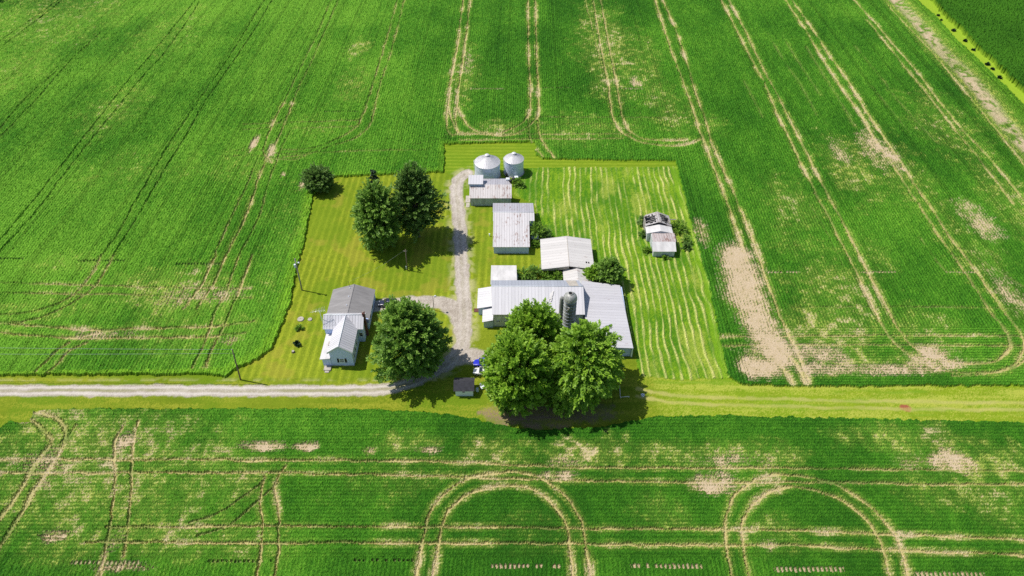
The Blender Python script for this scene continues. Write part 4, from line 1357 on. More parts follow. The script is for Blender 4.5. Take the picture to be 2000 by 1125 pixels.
# crumpled sheets on the front slope
mb = MB()
for k in range(9):
    u = random.uniform(0, 1)
    y0 = 114.6 + 3.6 * u
    x0 = 7.3 + 0.35 * (y0 - 113) + random.uniform(-0.9, 0.5) * (1 - 0.5 * u)
    wd, ln = random.uniform(0.3, 0.65), random.uniform(0.9, 1.7)
    zz = lambda y: 4.36 + (y - 113.15) / 6.8 * 2.3
    mb.slab([(x0, y0, zz(y0) + 0.05), (x0 + wd, y0 + 0.1, zz(y0 + 0.1) + random.uniform(0.10, 0.25)), (x0 + wd + 0.25, y0 + ln, zz(y0 + ln) + random.uniform(0.06, 0.2)), (x0 + 0.3, y0 + ln, zz(y0 + ln) + 0.04)], 0.02)
mb.build('loose_sheet', M['porch_roof'], mf)
for x in (-3.1, -1.3, 2.0, 4.5):
    window_front(t, x, 113.65, 1.75, 0.95, 0.42, 'glass')
mb = MB()
mb.box(9.0, 12.0, 113.55, 113.7, 2.3, 4.0)
mb.build('hay_door', M['concrete'], t)
# lean-tos
mb = MB()
mb.box(-7.75, -4.3, 117.3, 123.3, 0, 2.45)
mb.box(-6.45, -4.3, 113.25, 117.25, 0, 2.0)
mb.build('lean_to_wall', M['barn_white'], t)
mb = MB()
mb.slab([(-8.05, 116.95, 2.55), (-4.3, 116.95, 3.35), (-4.3, 123.6, 3.35), (-8.05, 123.6, 2.55)], 0.12)
mb.slab([(-6.75, 112.95, 2.15), (-4.3, 112.95, 2.75), (-4.3, 116.93, 2.75), (-6.75, 116.93, 2.15)], 0.12)
mb.build('lean_to_roof', M['lean_roof'], t)
mb = MB()
mb.box(-8.9, -7.85, 118.2, 119.4, 0, 0.12)
tag(mb.build('concrete_pad', M['brick']), 'reddish pad at the corner of the main barn lean-to beside the drive', 'pad')

# ---- barn wing with the wide grey white roof
t = empty('barn_wing', (21, 114, 0), 'wide pale roofed barn wing running forward from the right end of the main barn', 'barn')
mb = MB()
mb.prism([(16.55, 0), (26.0, 0), (26.0, 2.9), (16.55, 3.4)], 104.6, 123.8, 'y')
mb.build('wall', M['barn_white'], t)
mb = MB()
mb.slab([(16.45, 104.2, 3.62), (26.3, 104.2, 3.05), (25.6, 124.1, 3.12), (16.45, 125.2, 3.62)], 0.14)
mb.build('roof', M['wing_roof'], t)
mb = MB()
mb.box(26.02, 26.3, 104.2, 104.6, 0.2, 2.9)
mb.build('downpipe', M['trim'], t)
mb = MB()
mb.box(22.6, 24.4, 104.53, 104.62, 0, 2.3)
mb.build('door', M['trim'], t)

# ---- silo
t = empty('silo', (12.6, 111.3, 0), 'grey stave silo with pale dome and dark round hatch, in front of the main barn', 'silo')
prof = []
for k in range(40):
    z0, z1 = 11.2 * k / 40, 11.2 * (k + 1) / 40
    prof += [(1.42, z0), (1.42, z1 - 0.06), (1.46, z1 - 0.05), (1.46, z1)]
MB().lathe(prof, 12.6, 111.3, 32, True).build('shell', M['silo_wall'], t)
dp = [(1.52, 11.05), (1.52, 11.25)] + [(1.48 * math.cos(a), 11.25 + 1.5 * math.sin(a)) for a in np.linspace(0.05, 1.22, 9)]
dm = MB().lathe(dp, 12.6, 111.3, 32, True).build('dome', M['silo_dome'], t)
mb = MB()
for k in range(18):
    a = 2 * math.pi * k / 18
    mb.tube([(12.6 + (1.49 * math.cos(e)) * math.cos(a), 111.3 + (1.49 * math.cos(e)) * math.sin(a), 11.25 + 1.51 * math.sin(e)) for e in np.linspace(0.05, 1.15, 7)], 0.03, 4)
mb.build('rib', M['silo_dome'], dm)
MB().lathe([(0.52, 12.60), (0.55, 12.82), (0.44, 12.82), (0.42, 12.62)], 12.6, 111.3, 20).build('hatch_ring', M['silo_dome'], dm)
MB().lathe([(0.43, 12.66), (0.0, 12.655)], 12.6, 111.3, 20).build('hatch_opening', M['dark'], dm)
MB().lathe([(0.46, 0), (0.46, 11.0), (0.36, 11.35), (0.0, 11.45)], 10.78, 111.5, 16, True).build('chute', M['silo_wall'], t)
mb = MB()
mb.box(12.0, 12.5, 109.72, 109.86, 8.9, 9.35)
mb.box(12.05, 12.45, 109.72, 109.86, 9.6, 9.8)
mb.build('door', M['concrete'], t)
mb = MB()
for k in range(11):
    mb.lathe([(1.47, 0.8 + k), (1.5, 0.83 + k), (1.47, 0.86 + k)], 12.6, 111.3, 32)
mb.build('hoop', M['galv'], t)
mb = MB()
mb.box(8.6, 11.3, 109.3, 112.9, 0.0, 0.16, 0.04)
tag(mb.build('concrete_apron', M['concrete']), 'pale concrete apron glimpsed between the tree crowns in front of the main barn', 'apron')

# ---- ruined shed in the meadow
t = empty('ruined_shed', (38.3, 145, 0), 'derelict white shed in the hay meadow, its far end burnt open to bare rafters', 'shed')
mb = MB()
gable_walls(mb, 35.75, 41.1, 138.05, 143.9, 1.9, 2.9, 'x', ridge=140.4, ze2=2.75)
mb.build('wall', M['old_white'], t)
mb = MB()
mb.slab([(35.4, 137.75, 2.0), (41.4, 137.75, 2.0), (41.45, 140.4, 3.05), (35.5, 140.4, 3.05)], 0.1)
mb.build('front_roof', M['porch_roof'], t)
mb = MB()
mb.slab([(35.7, 140.41, 3.045), (41.65, 140.41, 3.045), (41.8, 144.05, 2.92), (35.9, 144.05, 2.92)], 0.1)
mb.build('rusty_roof', M['rust_roof_hard'], t)
mb = MB()
gable_walls(mb, 34.9, 41.3, 144.1, 146.5, 2.7, 3.5, 'y', ridge=38.2)
mb.build('middle_wall', M['old_white'], t)
mb = MB()
gable_roof(mb, 34.65, 41.5, 144.0, 146.8, 2.8, 3.65, 'y', 0.1, ridge=38.2)
mb.build('middle_roof', M['porch_roof'], t)
mb = MB()
mb.box(34.9, 35.05, 146.6, 151.0, 0, 2.9)
mb.box(41.15, 41.3, 146.6, 151.0, 0, 2.7)
mb.prism([(34.9, 0), (41.3, 0), (41.3, 2.8), (38.2, 4.2), (34.9, 3.0)], 150.9, 151.05, 'y')
mb.build('burnt_wall', M['charred'], t)
mb = MB()
mb.box(35.1, 41.1, 146.7, 150.9, 0.05, 0.4)
mb.build('soot_floor', M['soot'], t)
mb = MB()


def rafter(y, side, cut=1.0, w_=0.13):
    xe, ze_ = (34.75, 3.05) if side < 0 else (41.45, 2.95)
    a = Vector((38.2, y, 4.3))
    b = a.lerp(Vector((xe, y, ze_)), cut)
    mb.slab([(a.x, y - w_ / 2, a.z), (b.x, y - w_ / 2, b.z), (b.x, y + w_ / 2, b.z), (a.x, y + w_ / 2, a.z)] if side < 0 else
            [(a.x, y + w_ / 2, a.z), (b.x, y + w_ / 2, b.z), (b.x, y - w_ / 2, b.z), (a.x, y - w_ / 2, a.z)], -0.12 if side < 0 else -0.12)


for y in (147.2, 147.9, 148.6, 149.3, 150.0, 150.7):
    rafter(y, -1, random.choice([1, 1, 0.55, 0.8]))
    rafter(y, 1, random.choice([1, 1, 0.5, 0.9]))
mb.box(37.75, 38.65, 146.7, 151.1, 4.24, 4.34)
mb.build('rafter', M['charred'], t)
mb = MB()
for side in (-1, 1):
    xe, ze_ = (34.7, 3.12) if side < 0 else (41.5, 3.02)
    nu, nv = 9, 12
    keep = {}
    for a in range(nu):
        for b_ in range(nv):
            edge = min(b_, nv - 1 - b_)
            hole = ((a / nu - 0.50) / 0.36) ** 2 + ((b_ - 5.6) / 4.8) ** 2
            p = 1.0 if (edge == 0 or a == 0) else (0.10 if hole < 1 else 0.6)
            if a == nu - 1: p = 0.75
            if side < 0 and 3 <= a <= 4 and 3 <= b_ <= 5: p = 0.9
            keep[a, b_] = random.random() < p
    # whatever lost its hold has fallen in
    held, todo = set(), [(0, 0)]
    while todo:
        c_ = todo.pop()
        if c_ in held or not keep.get(c_): continue
        held.add(c_)
        todo += [(c_[0] + 1, c_[1]), (c_[0] - 1, c_[1]), (c_[0], c_[1] + 1), (c_[0], c_[1] - 1)]
    for a, b_ in sorted(held):
        f_ = lambda u, v: (38.2 + (xe - 38.2) * u, 146.75 + 4.4 * v, 4.42 + (ze_ - 4.42) * u)
        q = [f_(a / nu, b_ / nv), f_(a / nu, (b_ + 1) / nv), f_((a + 1) / nu, (b_ + 1) / nv), f_((a + 1) / nu, b_ / nv)]
        if side > 0: q = q[::-1]
        mb.slab(q, 0.04)
mb.build('roof_remnant', M['old_roof'], t)
for k in range(12):
    mb = MB()
    x, y = random.uniform(35.4, 40.9), random.uniform(147, 150.6)
    a = random.uniform(0, 3.1)
    l_ = random.uniform(0.6, 1.5)
    mb.tube([(x, y, 0.5), (x + l_ * math.cos(a), y + l_ * math.sin(a), random.uniform(0.5, 1.4))], 0.07, 4)
    mb.build('fallen_timber', M['charred'], t)
mb = MB()
mb.box(41.5, 43.4, 150.4, 150.6, 2.2, 2.35)
mb.build('hanging_beam', M['charred'], t)

# ---- small dark roofed shed by the road
t = empty('garden_shed', (-9.9, 95, 0), 'small shed with dark shingled roof and white front wall, in shade below the drive', 'shed')
mb = MB()
gable_walls(mb, -11.75, -8.1, 93.55, 96.5, 2.0, 3.0, 'x')
mb.build('wall', M['trim'], t)
mb = MB()
gable_roof(mb, -12.1, -7.8, 93.2, 96.85, 2.02, 3.2, 'x', 0.1)
mb.build('roof', M['dark_shingle'], t)
mb = MB()
mb.box(-10.25, -9.75, 93.0, 93.55, 1.85, 2.12)
mb.build('light_box', M['plastic'], t)


# ------------------------------------------------------------------ trees and small things
def leaf_mesh(name, P, A, Nn, ln, wd, tone, mat, parent):
    """P base points, A long axes, Nn normals (unit arrays) -> one mesh of pointed leaves"""
    S = np.cross(A, Nn)
    S /= np.linalg.norm(S, axis=1, keepdims=True) + 1e-9
    Nn = np.cross(S, A)
    ln, wd = ln[:, None], wd[:, None]
    v = np.stack([P, P + A * ln * 0.45 + S * wd * 0.5 + Nn * ln * 0.06, P + A * ln - Nn * ln * 0.10, P + A * ln * 0.45 - S * wd * 0.5 + Nn * ln * 0.06], 1)
    n = len(P)
    v = v.reshape(-1, 3) - np.array(parent.location)[None, :]
    me = bpy.data.meshes.new(name)
    me.vertices.add(n * 4)
    me.vertices.foreach_set('co', v.astype(np.float32).ravel())
    me.loops.add(n * 4)
    me.loops.foreach_set('vertex_index', np.arange(n * 4, dtype=np.int32))
    me.polygons.add(n)
    me.polygons.foreach_set('loop_start', np.arange(0, n * 4, 4, dtype=np.int32))
    a = me.attributes.new('leaf_tone', 'FLOAT', 'POINT')
    a.data.foreach_set('value', np.repeat(np.clip(tone, 0, 1), 4).astype(np.float32))
    me.materials.append(mat)
    me.update(calc_edges=True)
    o = bpy.data.objects.new(name, me)
    COL.objects.link(o)
    o.parent = parent
    return o


def unit(a):
    return a / (np.linalg.norm(a, axis=-1, keepdims=True) + 1e-9)


def tree(name, base, R, zc_, b, mat, label, group=None, sprays=420, leaf=0.5, seed=1, zmin=-0.75, trunk=True, lobes=9, lobe_amp=0.26,
         droop=0.0, offx=0.0, offy=0.0, cone=False, spray_len=2.2, per=34, cat='tree', up=0.3):
    rg = np.random.default_rng(seed)
    if trunk and not cone:
        sprays, leaf, spray_len, per = int(sprays * 1.75), leaf * 0.98, spray_len * 1.3, 46
    bx, by = at2(base) if len(base) == 2 else base[:2]
    t = empty(name, (bx, by, 0), label, cat, group)
    c = np.array([bx + offx, by + offy, zc_])
    # lobed envelope
    ld = unit(rg.normal(size=(lobes, 3)) * np.array([1, 1, 0.8]))
    la = rg.uniform(0.3, 1.0, lobes) * lobe_amp

    def env(d):
        r = np.full(len(d), 0.86)
        for k in range(lobes):
            r = r + la[k] * np.exp(-(1 - d @ ld[k]) * 11)
        return r
    d = unit(rg.normal(size=(sprays * 3, 3)))
    d = d[d[:, 2] > zmin][:sprays]
    n = len(d)
    e = env(d)
    rad = np.where(rg.random(n) < 0.66, rg.uniform(0.72, 1.10, n), rg.uniform(0.42, 0.85, n))
    sc = np.array([R, R, b])
    if cone:
        hgt_ = rg.random(n) ** 1.4
        ang = rg.uniform(0, 2 * np.pi, n)
        rr = R * (1 - hgt_) * (0.8 + 0.3 * rg.random(n))
        d = np.stack([np.cos(ang), np.sin(ang), np.full(n, 0.1)], 1)
        tip = np.stack([bx + rr * np.cos(ang), by + rr * np.sin(ang), 0.4 + hgt_ * (zc_ + b - 0.4)], 1)
    else:
        tip = c + d * sc * (e * rad)[:, None] * np.stack([1 - 0.30 * np.clip(d[:, 2], 0, 1)] * 2 + [np.ones(n)], 1)
    ax = unit(d * np.array([1, 1, 0.8]) + np.array([0, 0, up - droop]) + rg.normal(size=(n, 3)) * 0.28)
    L = spray_len * rg.uniform(0.65, 1.25, n)
    p0 = tip - ax * L[:, None] * 0.6
    s1 = unit(np.cross(ax, rg.normal(size=(n, 3))))
    s2 = np.cross(ax, s1)
    m = per
    tt = np.tile(np.linspace(0.05, 1, m), (n, 1)) + rg.uniform(-0.03, 0.03, (n, m))
    th = rg.uniform(0, 2 * np.pi, (n, m))
    wv = (0.165 * L[:, None]) * (1.05 - 0.75 * tt) * np.sqrt(rg.random((n, m)))
    off = (np.cos(th) * wv)[..., None] * s1[:, None, :] + (np.sin(th) * wv * 0.6)[..., None] * s2[:, None, :]
    P = p0[:, None, :] + ax[:, None, :] * (tt * L[:, None])[..., None] + off
    P[..., 2] -= droop * (tt ** 2) * L[:, None] * 0.35
    A = unit(ax[:, None, :] * 1.25 + off / (np.linalg.norm(off, axis=-1, keepdims=True) + 1e-6) * 0.8 + rg.normal(size=(n, m, 3)) * 0.3)
    Nn = unit(d[:, None, :] * 0.45 + np.array([-0.18, -0.08, 0.85]) + rg.normal(size=(n, m, 3)) * 0.30)
    st = rg.normal(0, 0.20, n)
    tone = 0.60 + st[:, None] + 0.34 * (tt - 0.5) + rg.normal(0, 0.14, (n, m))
    ln = leaf * rg.uniform(0.55, 1.45, (n, m))
    P = P.reshape(-1, 3)
    keep = P[:, 2] > 0.15
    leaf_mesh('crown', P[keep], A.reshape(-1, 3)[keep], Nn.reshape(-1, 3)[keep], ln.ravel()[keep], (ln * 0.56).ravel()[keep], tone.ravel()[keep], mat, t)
    mb = MB()
    if trunk:
        r0 = 0.05 * R + 0.05
        lean = rg.uniform(-0.3, 0.3, 2)
        fork = np.array([bx + lean[0] * 0.5 + offx * 0.3, by + lean[1] * 0.5 + offy * 0.3, max(0.8, zc_ - b * 0.55)])
        mb.tube([(bx, by, -0.05), (bx, by, 0.3), tuple((np.array([bx, by, 0]) + fork) / 2), tuple(fork), tuple(c + np.array([0, 0, b * 0.55]))],
                [r0 * 1.5, r0 * 1.1, r0, r0 * 0.85, r0 * 0.15], 9)
        order = rg.choice(n, min(n, 34), replace=False)
        for k in order:
            s = fork + (c + np.array([0, 0, b * 0.4]) - fork) * rg.uniform(0, 0.7)
            e_ = p0[k]
            mid_ = (s + e_) / 2 + np.array([0, 0, 0.08 * R])
            mb.tube([tuple(s), tuple(mid_), tuple(e_)], [r0 * 0.42, r0 * 0.25, r0 * 0.08], 5)
    else:
        for k in range(7):
            e_ = p0[rg.integers(n)]
            mb.tube([(bx, by, 0), tuple((np.array([bx, by, 0]) + e_) / 2 + np.array([0, 0, 0.2])), tuple(e_)], [0.06, 0.045, 0.02], 5)
    mb.build('trunk' if trunk else 'stem', M['bark'], t)
    return t


YT = 'shade trees around the farmyard'
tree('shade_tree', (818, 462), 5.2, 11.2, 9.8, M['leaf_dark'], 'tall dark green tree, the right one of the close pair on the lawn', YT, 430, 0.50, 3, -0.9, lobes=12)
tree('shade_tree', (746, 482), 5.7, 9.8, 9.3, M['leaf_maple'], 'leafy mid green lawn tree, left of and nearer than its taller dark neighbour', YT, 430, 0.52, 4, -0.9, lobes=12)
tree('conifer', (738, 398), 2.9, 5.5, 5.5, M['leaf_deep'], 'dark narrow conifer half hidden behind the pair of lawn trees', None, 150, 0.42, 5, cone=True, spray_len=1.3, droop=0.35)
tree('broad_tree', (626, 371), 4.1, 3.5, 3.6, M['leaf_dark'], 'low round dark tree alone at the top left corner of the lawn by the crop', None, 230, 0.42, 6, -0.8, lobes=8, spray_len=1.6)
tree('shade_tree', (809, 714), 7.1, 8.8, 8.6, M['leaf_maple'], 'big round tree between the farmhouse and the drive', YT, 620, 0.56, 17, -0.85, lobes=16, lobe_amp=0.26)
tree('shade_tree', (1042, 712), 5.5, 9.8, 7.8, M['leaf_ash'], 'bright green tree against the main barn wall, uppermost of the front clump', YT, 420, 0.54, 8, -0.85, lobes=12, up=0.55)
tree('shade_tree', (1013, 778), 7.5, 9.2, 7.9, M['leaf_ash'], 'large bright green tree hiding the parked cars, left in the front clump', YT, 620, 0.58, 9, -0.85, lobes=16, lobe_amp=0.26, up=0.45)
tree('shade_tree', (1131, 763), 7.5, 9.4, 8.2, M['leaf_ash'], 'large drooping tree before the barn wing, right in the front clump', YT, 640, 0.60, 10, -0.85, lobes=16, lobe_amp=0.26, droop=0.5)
tree('yard_tree', (1187, 555), 3.2, 4.0, 3.2, M['leaf_maple'], 'dense green tree casting shade on the back corner of the barn wing roof', None, 210, 0.45, 11, -0.9, lobes=9, spray_len=1.5)
tree('yard_tree', (1155, 553), 1.7, 3.4, 1.3, M['leaf_ash'], 'low spreading branchy tree between the gabled annex and the barn wing', None, 70, 0.42, 12, -0.7, lobes=6, spray_len=1.2)
tree('far_tree', (-42, 2), 7.0, 7.5, 7.5, M['leaf_deep'], 'dark tree cut by the top left corner of the view', None, 300, 0.6, 13, -0.95)
SHR = 'shrubs grown up between the buildings'


def shrub(base, R, h, mat, label, group=SHR, seed=20, sprays=60, leaf=0.34):
    return tree('shrub', base, R, h * 0.52, h * 0.5, mat, label, group, sprays, leaf, seed, -0.95, trunk=False, lobes=6, spray_len=0.55 * R + 0.3, per=24, cat='shrub')


shrub((1050, 462), 2.5, 4.2, M['leaf_shrub'], 'round bright shrub against the right side of the rust streaked shed', seed=21, sprays=95)
shrub((1066, 466), 1.7, 2.6, M['leaf_dark'], 'darker shrub in the shade just right of the bright round one', seed=22, sprays=45)
shrub((1047, 480), 1.2, 1.5, M['leaf_shrub'], 'low scrub beside the corner of the broad gabled shed', seed=23, sprays=30)
shrub((1022, 545), 1.9, 3.0, M['leaf_shrub'], 'leafy shrub next to the flat white shed behind the main barn', seed=24, sprays=60)
shrub((1042, 543), 2.2, 3.2, M['leaf_maple'], 'middle shrub of the row behind the main barn roof', seed=25, sprays=70)
shrub((1062, 547), 1.7, 2.4, M['leaf_shrub'], 'small shrub under the open front of the broad gabled shed', seed=26, sprays=45)
shrub((1085, 549), 2.0, 3.0, M['leaf_shrub'], 'bushy shrub against the left wall of the gabled annex', seed=27, sprays=60)
shrub((1012, 362), 1.6, 1.9, M['leaf_shrub'], 'scrubby green bush below the narrower grain bin', seed=28, sprays=45)
shrub((1020, 366), 0.9, 1.1, M['leaf_maple'], 'small weedy bush to the lower right of the narrower grain bin', seed=29, sprays=24)
RS = 'scrub around the ruined shed'
shrub((1253, 437), 1.5, 2.0, M['leaf_dark'], 'dark scrubby bush left of the burnt rafters', RS, 30, 45)
shrub((1259, 463), 1.2, 1.8, M['leaf_dark'], 'dark bush against the left wall of the ruined shed', RS, 31, 35)
shrub((1264, 492), 1.2, 1.2, M['leaf_shrub'], 'bright low bush at the front left corner of the ruined shed', RS, 32, 36)
shrub((1324, 450), 2.3, 2.6, M['leaf_shrub'], 'wide pale green bush right of the burnt rafters', RS, 33, 80)
shrub((1340, 474), 1.4, 1.8, M['leaf_maple'], 'green bush at the meadow edge right of the ruined shed', RS, 34, 40)
shrub((1340, 486), 1.3, 1.7, M['leaf_dark'], 'small dark bush at the meadow edge, below the others right of the ruin', RS, 35, 30)
shrub((1300, 506), 1.0, 0.9, M['leaf_shrub'], 'low weeds under the front wall of the ruined shed', RS, 36, 20)
shrub((585.5, 643), 0.8, 0.9, M['leaf_shrub'], 'little bright green clump on the lawn left of the porch', None, 37, 18)
shrub((580.5, 674), 0.6, 0.9, M['leaf_deep'], 'small dark evergreen bush on the lawn left of the porch', None, 38, 24)
for k, (px, py, r) in enumerate(((1832, 31, 0.7), (1838, 40, 0.5), (1862, 61, 1.2), (1884, 81, 1.1), (1901, 99, 0.8), (1928, 127, 1.3), (1938, 136, 0.8), (1952, 153, 1.3))):
    where = ('topmost', 'second from the top', 'third from the top', 'fourth from the top', 'fifth from the top', 'sixth from the top', 'seventh from the top', 'lowest')[k]
    shrub((px, py), r * 0.48, r * 0.5, M['leaf_deep'], 'dark weed clump on the bright strip by the corner field, ' + where, 'dark weed clumps along the bright grass strip', 40 + k, 22, 0.4)
shrub((985, 802), 1.2, 1.3, M['leaf_maple'], 'low leafy growth at the left foot of the front tree clump', None, 60, 30)


# ---- cars
def car(loc, rz, mat, label, suv=False):
    x0, y0 = loc
    t = empty('parked_car', (x0, y0, 0), label, 'car', 'cars parked in the farmyard', rz)
    hb, hr = (1.05, 1.72) if suv else (0.92, 1.43)

    def loft(mb, st, smooth=True):
        n = 12
        vs, fs = [], []
        for x, zb, zt, hw in st:
            zm = (zb + zt) / 2
            ring = [(-hw * 0.86, zb), (hw * 0.86, zb), (hw * 0.98, zb + 0.1), (hw, zm), (hw * 0.985, zt - 0.14), (hw * 0.93, zt - 0.04), (hw * 0.6, zt), (-hw * 0.6, zt),
                    (-hw * 0.93, zt - 0.04), (-hw * 0.985, zt - 0.14), (-hw, zm), (-hw * 0.98, zb + 0.1)]
            vs += [(x0 + x, y0 + a, b_) for a, b_ in ring]
        for i in range(len(st) - 1):
            for k in range(n):
                j = (k + 1) % n
                fs.append((i * n + k, (i + 1) * n + k, (i + 1) * n + j, i * n + j))
        fs.append(tuple(range(n)))
        fs.append(tuple((len(st) - 1) * n + k for k in reversed(range(n))))
        mb.add(vs, fs, smooth)
    mb = MB()
    loft(mb, [(-2.28, 0.42, hb - 0.30, 0.66), (-2.2, 0.32, hb - 0.10, 0.80), (-1.9, 0.28, hb, 0.88), (-0.9, 0.26, hb + 0.02, 0.91), (0.6, 0.26, hb + 0.01, 0.91), (1.1, 0.27, hb - 0.03, 0.90),
              (1.8, 0.28, hb - 0.13, 0.86), (2.15, 0.32, hb - 0.25, 0.76), (2.28, 0.42, hb - 0.38, 0.6)])
    body = mb.build('body', mat, t)
    xb, xf, xr0, xr1 = (-2.1, 0.95, -1.85, 0.25) if suv else (-1.75, 1.0, -1.0, 0.2)

    def quad(mb, pts): mb.slab([(x0 + a, y0 + b_, c_) for a, b_, c_ in pts], 0.03)
    w1, w2 = 0.82, 0.62
    mb = MB()
    quad(mb, [(xf, -w1, hb), (xf, w1, hb), (xr1, w2, hr), (xr1, -w2, hr)])
    mb.build('windshield', M['glass'], t)
    mb = MB()
    quad(mb, [(xb, w1, hb), (xb, -w1, hb), (xr0, -w2, hr), (xr0, w2, hr)])
    mb.build('rear_window', M['glass'], t)
    for s in (-1, 1):
        mb = MB()
        q = [(xb + 0.05, s * w1, hb), (xr0 + 0.05, s * w2, hr), (xr1 - 0.05, s * w2, hr), (xf - 0.05, s * w1, hb)]
        quad(mb, q if s > 0 else q[::-1])
        mb.build('side_window', M['glass'], t)
    mb = MB()
    loft(mb, [(xr0 - 0.08, hr - 0.06, hr, 0.56), (xr0 + 0.15, hr - 0.07, hr + 0.04, 0.66), (xr1 - 0.2, hr - 0.07, hr + 0.04, 0.66), (xr1 + 0.06, hr - 0.06, hr - 0.01, 0.58)])
    for s in (-1, 1):
        for a, b_ in (((xf, s * w1, hb - 0.02), (xr1, s * w2, hr)), ((xb, s * w1, hb - 0.02), (xr0, s * w2, hr)), (((xb + xf) / 2, s * (w1 + 0.02), hb), ((xr0 + xr1) / 2, s * (w2 + 0.02), hr))):
            mb.tube([(x0 + a[0], y0 + a[1], a[2]), (x0 + b_[0], y0 + b_[1], b_[2])], 0.045, 5)
    mb.build('roof', mat, t)
    for sx_ in (-1.4, 1.38):
        for s in (-1, 1):
            mb = MB()
            mb.tube([(x0 + sx_, y0 + s * 0.68, 0.33), (x0 + sx_, y0 + s * 0.92, 0.33)], 0.33, 20)
            wh = mb.build('wheel', M['rubber'], t)
            mb = MB()
            mb.tube([(x0 + sx_, y0 + s * 0.90, 0.33), (x0 + sx_, y0 + s * 0.935, 0.33)], 0.2, 16)
            mb.build('rim', M['rim'], wh)
    for s in (-1, 1):
        mb = MB()
        mb.box(x0 + 2.0, x0 + 2.24, y0 + s * 0.55 - 0.17, y0 + s * 0.55 + 0.17, hb - 0.36, hb - 0.22, 0.02)
        mb.build('headlight', M['headlight'], t)
        mb = MB()
        mb.box(x0 - 2.3, x0 - 2.16, y0 + s * 0.62 - 0.14, y0 + s * 0.62 + 0.14, hb - 0.3, hb - 0.12, 0.02)
        mb.build('taillight', M['tail'], t)
        mb = MB()
        mb.box(x0 + 0.75, x0 + 0.95, y0 + s * 0.98 - 0.09, y0 + s * 0.98 + 0.09, hb, hb + 0.15, 0.03)
        mb.build('mirror', mat, t)
    mb = MB()
    mb.box(x0 + 2.12, x0 + 2.32, y0 - 0.62, y0 + 0.62, 0.3, 0.48, 0.03)
    mb.box(x0 - 2.32, x0 - 2.14, y0 - 0.66, y0 + 0.66, 0.34, 0.52, 0.03)
    mb.build('bumper', M['plastic'], t)
    return t


car((-6.15, 102.25), math.pi + 0.05, M['blue_paint'], 'bright blue car parked nose out under the left edge of the front trees')
car((-6.05, 99.75), math.pi - 0.06, M['white_paint'], 'white car parked beside the blue car under the front trees')
car((-29.2, 120.5), math.pi, M['navy_paint'], 'dark vehicle in the shade at the right side of the grey shingled house part', True)


# ---- poles and wires
def pole(base, h, r, mat, label, name='utility_pole', lean=(0, 0), group=None):
    x, y = at2(base)
    t = empty(name, (x, y, 0), label, 'pole', group)
    mb = MB()
    mb.tube([(x, y, -0.1), (x + lean[0] * 0.5, y + lean[1] * 0.5, h * 0.5), (x + lean[0], y + lean[1], h)], [r, r * 0.88, r * 0.7], 10)
    mb.build('post', mat, t)
    return t, (x + lean[0], y + lean[1], h)


p1, top1 = pole((470, 742), 9.6, 0.17, M['wood_pole'], 'dark utility pole beside the gravel road at the corner of the crop', lean=(0.75, 0.1), group='utility poles of the farm')
for z_ in (9.4, 8.2):
    MB().tube([(top1[0] - 0.15, top1[1], z_), (top1[0] - 0.15, top1[1], z_ + 0.22)], 0.06, 8).build('insulator', M['lamp'], p1)
p2, top2 = pole((590, 567), 10.1, 0.18, M['grey_pole'], 'grey utility pole with a lamp near its top, at the left lawn edge', lean=(0.35, 0), group='utility poles of the farm')
mb = MB()
mb.tube([(top2[0] + 0.02, top2[1] - 0.1, 9.0), (top2[0] + 0.5, top2[1] - 0.25, 9.3), (top2[0] + 0.75, top2[1] - 0.3, 9.25)], 0.04, 6)
mb.build('arm', M['galv'], p2)
MB().lathe([(0.0, 9.3), (0.16, 9.28), (0.3, 9.05), (0.2, 8.98), (0, 8.98)], top2[0] + 0.75, top2[1] - 0.3, 14, True).build('lamp', M['lamp'], p2)
MB().lathe([(0.0, 8.45), (0.24, 8.42), (0.26, 8.3), (0.26, 7.6), (0.2, 7.5), (0, 7.5)], top2[0] - 0.36, top2[1] - 0.1, 16).build('transformer', M['galv'], p2)
p3, top3 = pole((796, 528), 6.8, 0.14, M['wood_pole'], 'shorter dark pole on the lawn at the edge of the tree shadow', lean=(0.15, 0), group='utility poles of the farm')
MB().box(top3[0] - 0.55, top3[0] + 0.35, top3[1] - 0.05, top3[1] + 0.05, 6.2, 6.32).build('crossarm', M['grey_pole'], p3)
MB().box(at(796, 528)[0] - 0.32, at(796, 528)[0] - 0.12, at(796, 528)[1] - 0.25, at(796, 528)[1] - 0.1, 0.6, 1.5).build('meter_box', M['galv'], p3)
p4, top4 = pole((848, 606), 4.6, 0.08, M['wood_pole'], 'thin yard light post where the house drive meets the lane', name='yard_light')
mb = MB()
mb.tube([(top4[0], top4[1], 4.5), (top4[0] + 0.45, top4[1] - 0.05, 4.75)], 0.03, 6)
mb.build('arm', M['galv'], p4)
MB().lathe([(0.0, 4.85), (0.2, 4.8), (0.3, 4.6), (0.0, 4.58)], top4[0] + 0.6, top4[1] - 0.05, 14, True).build('lamp', M['lamp'], p4)


def wire(a, b, sag, label, rad=0.028):
    a, b = Vector(a), Vector(b)
    mb = MB()
    mb.tube([tuple(a.lerp(b, k / 16) - Vector((0, 0, sag * 4 * (k / 16) * (1 - k / 16)))) for k in range(17)], rad, 5)
    tag(mb.build('overhead_wire', M['wire']), label, 'wire', 'overhead wires of the farm')


wire((top1[0] - 0.15, top1[1], 9.6), (-175, 100.0, 10.2), 0.7, 'upper overhead wire running left over the crop from the roadside pole')
wire((top1[0] - 0.15, top1[1], 8.4), (-175, 98.5, 8.9), 0.7, 'lower overhead wire running left over the crop from the roadside pole')
wire((top3[0] - 0.5, top3[1], 6.4), MAST, 0.7, 'slack service wire from the short lawn pole to the grey house roof', 0.012)

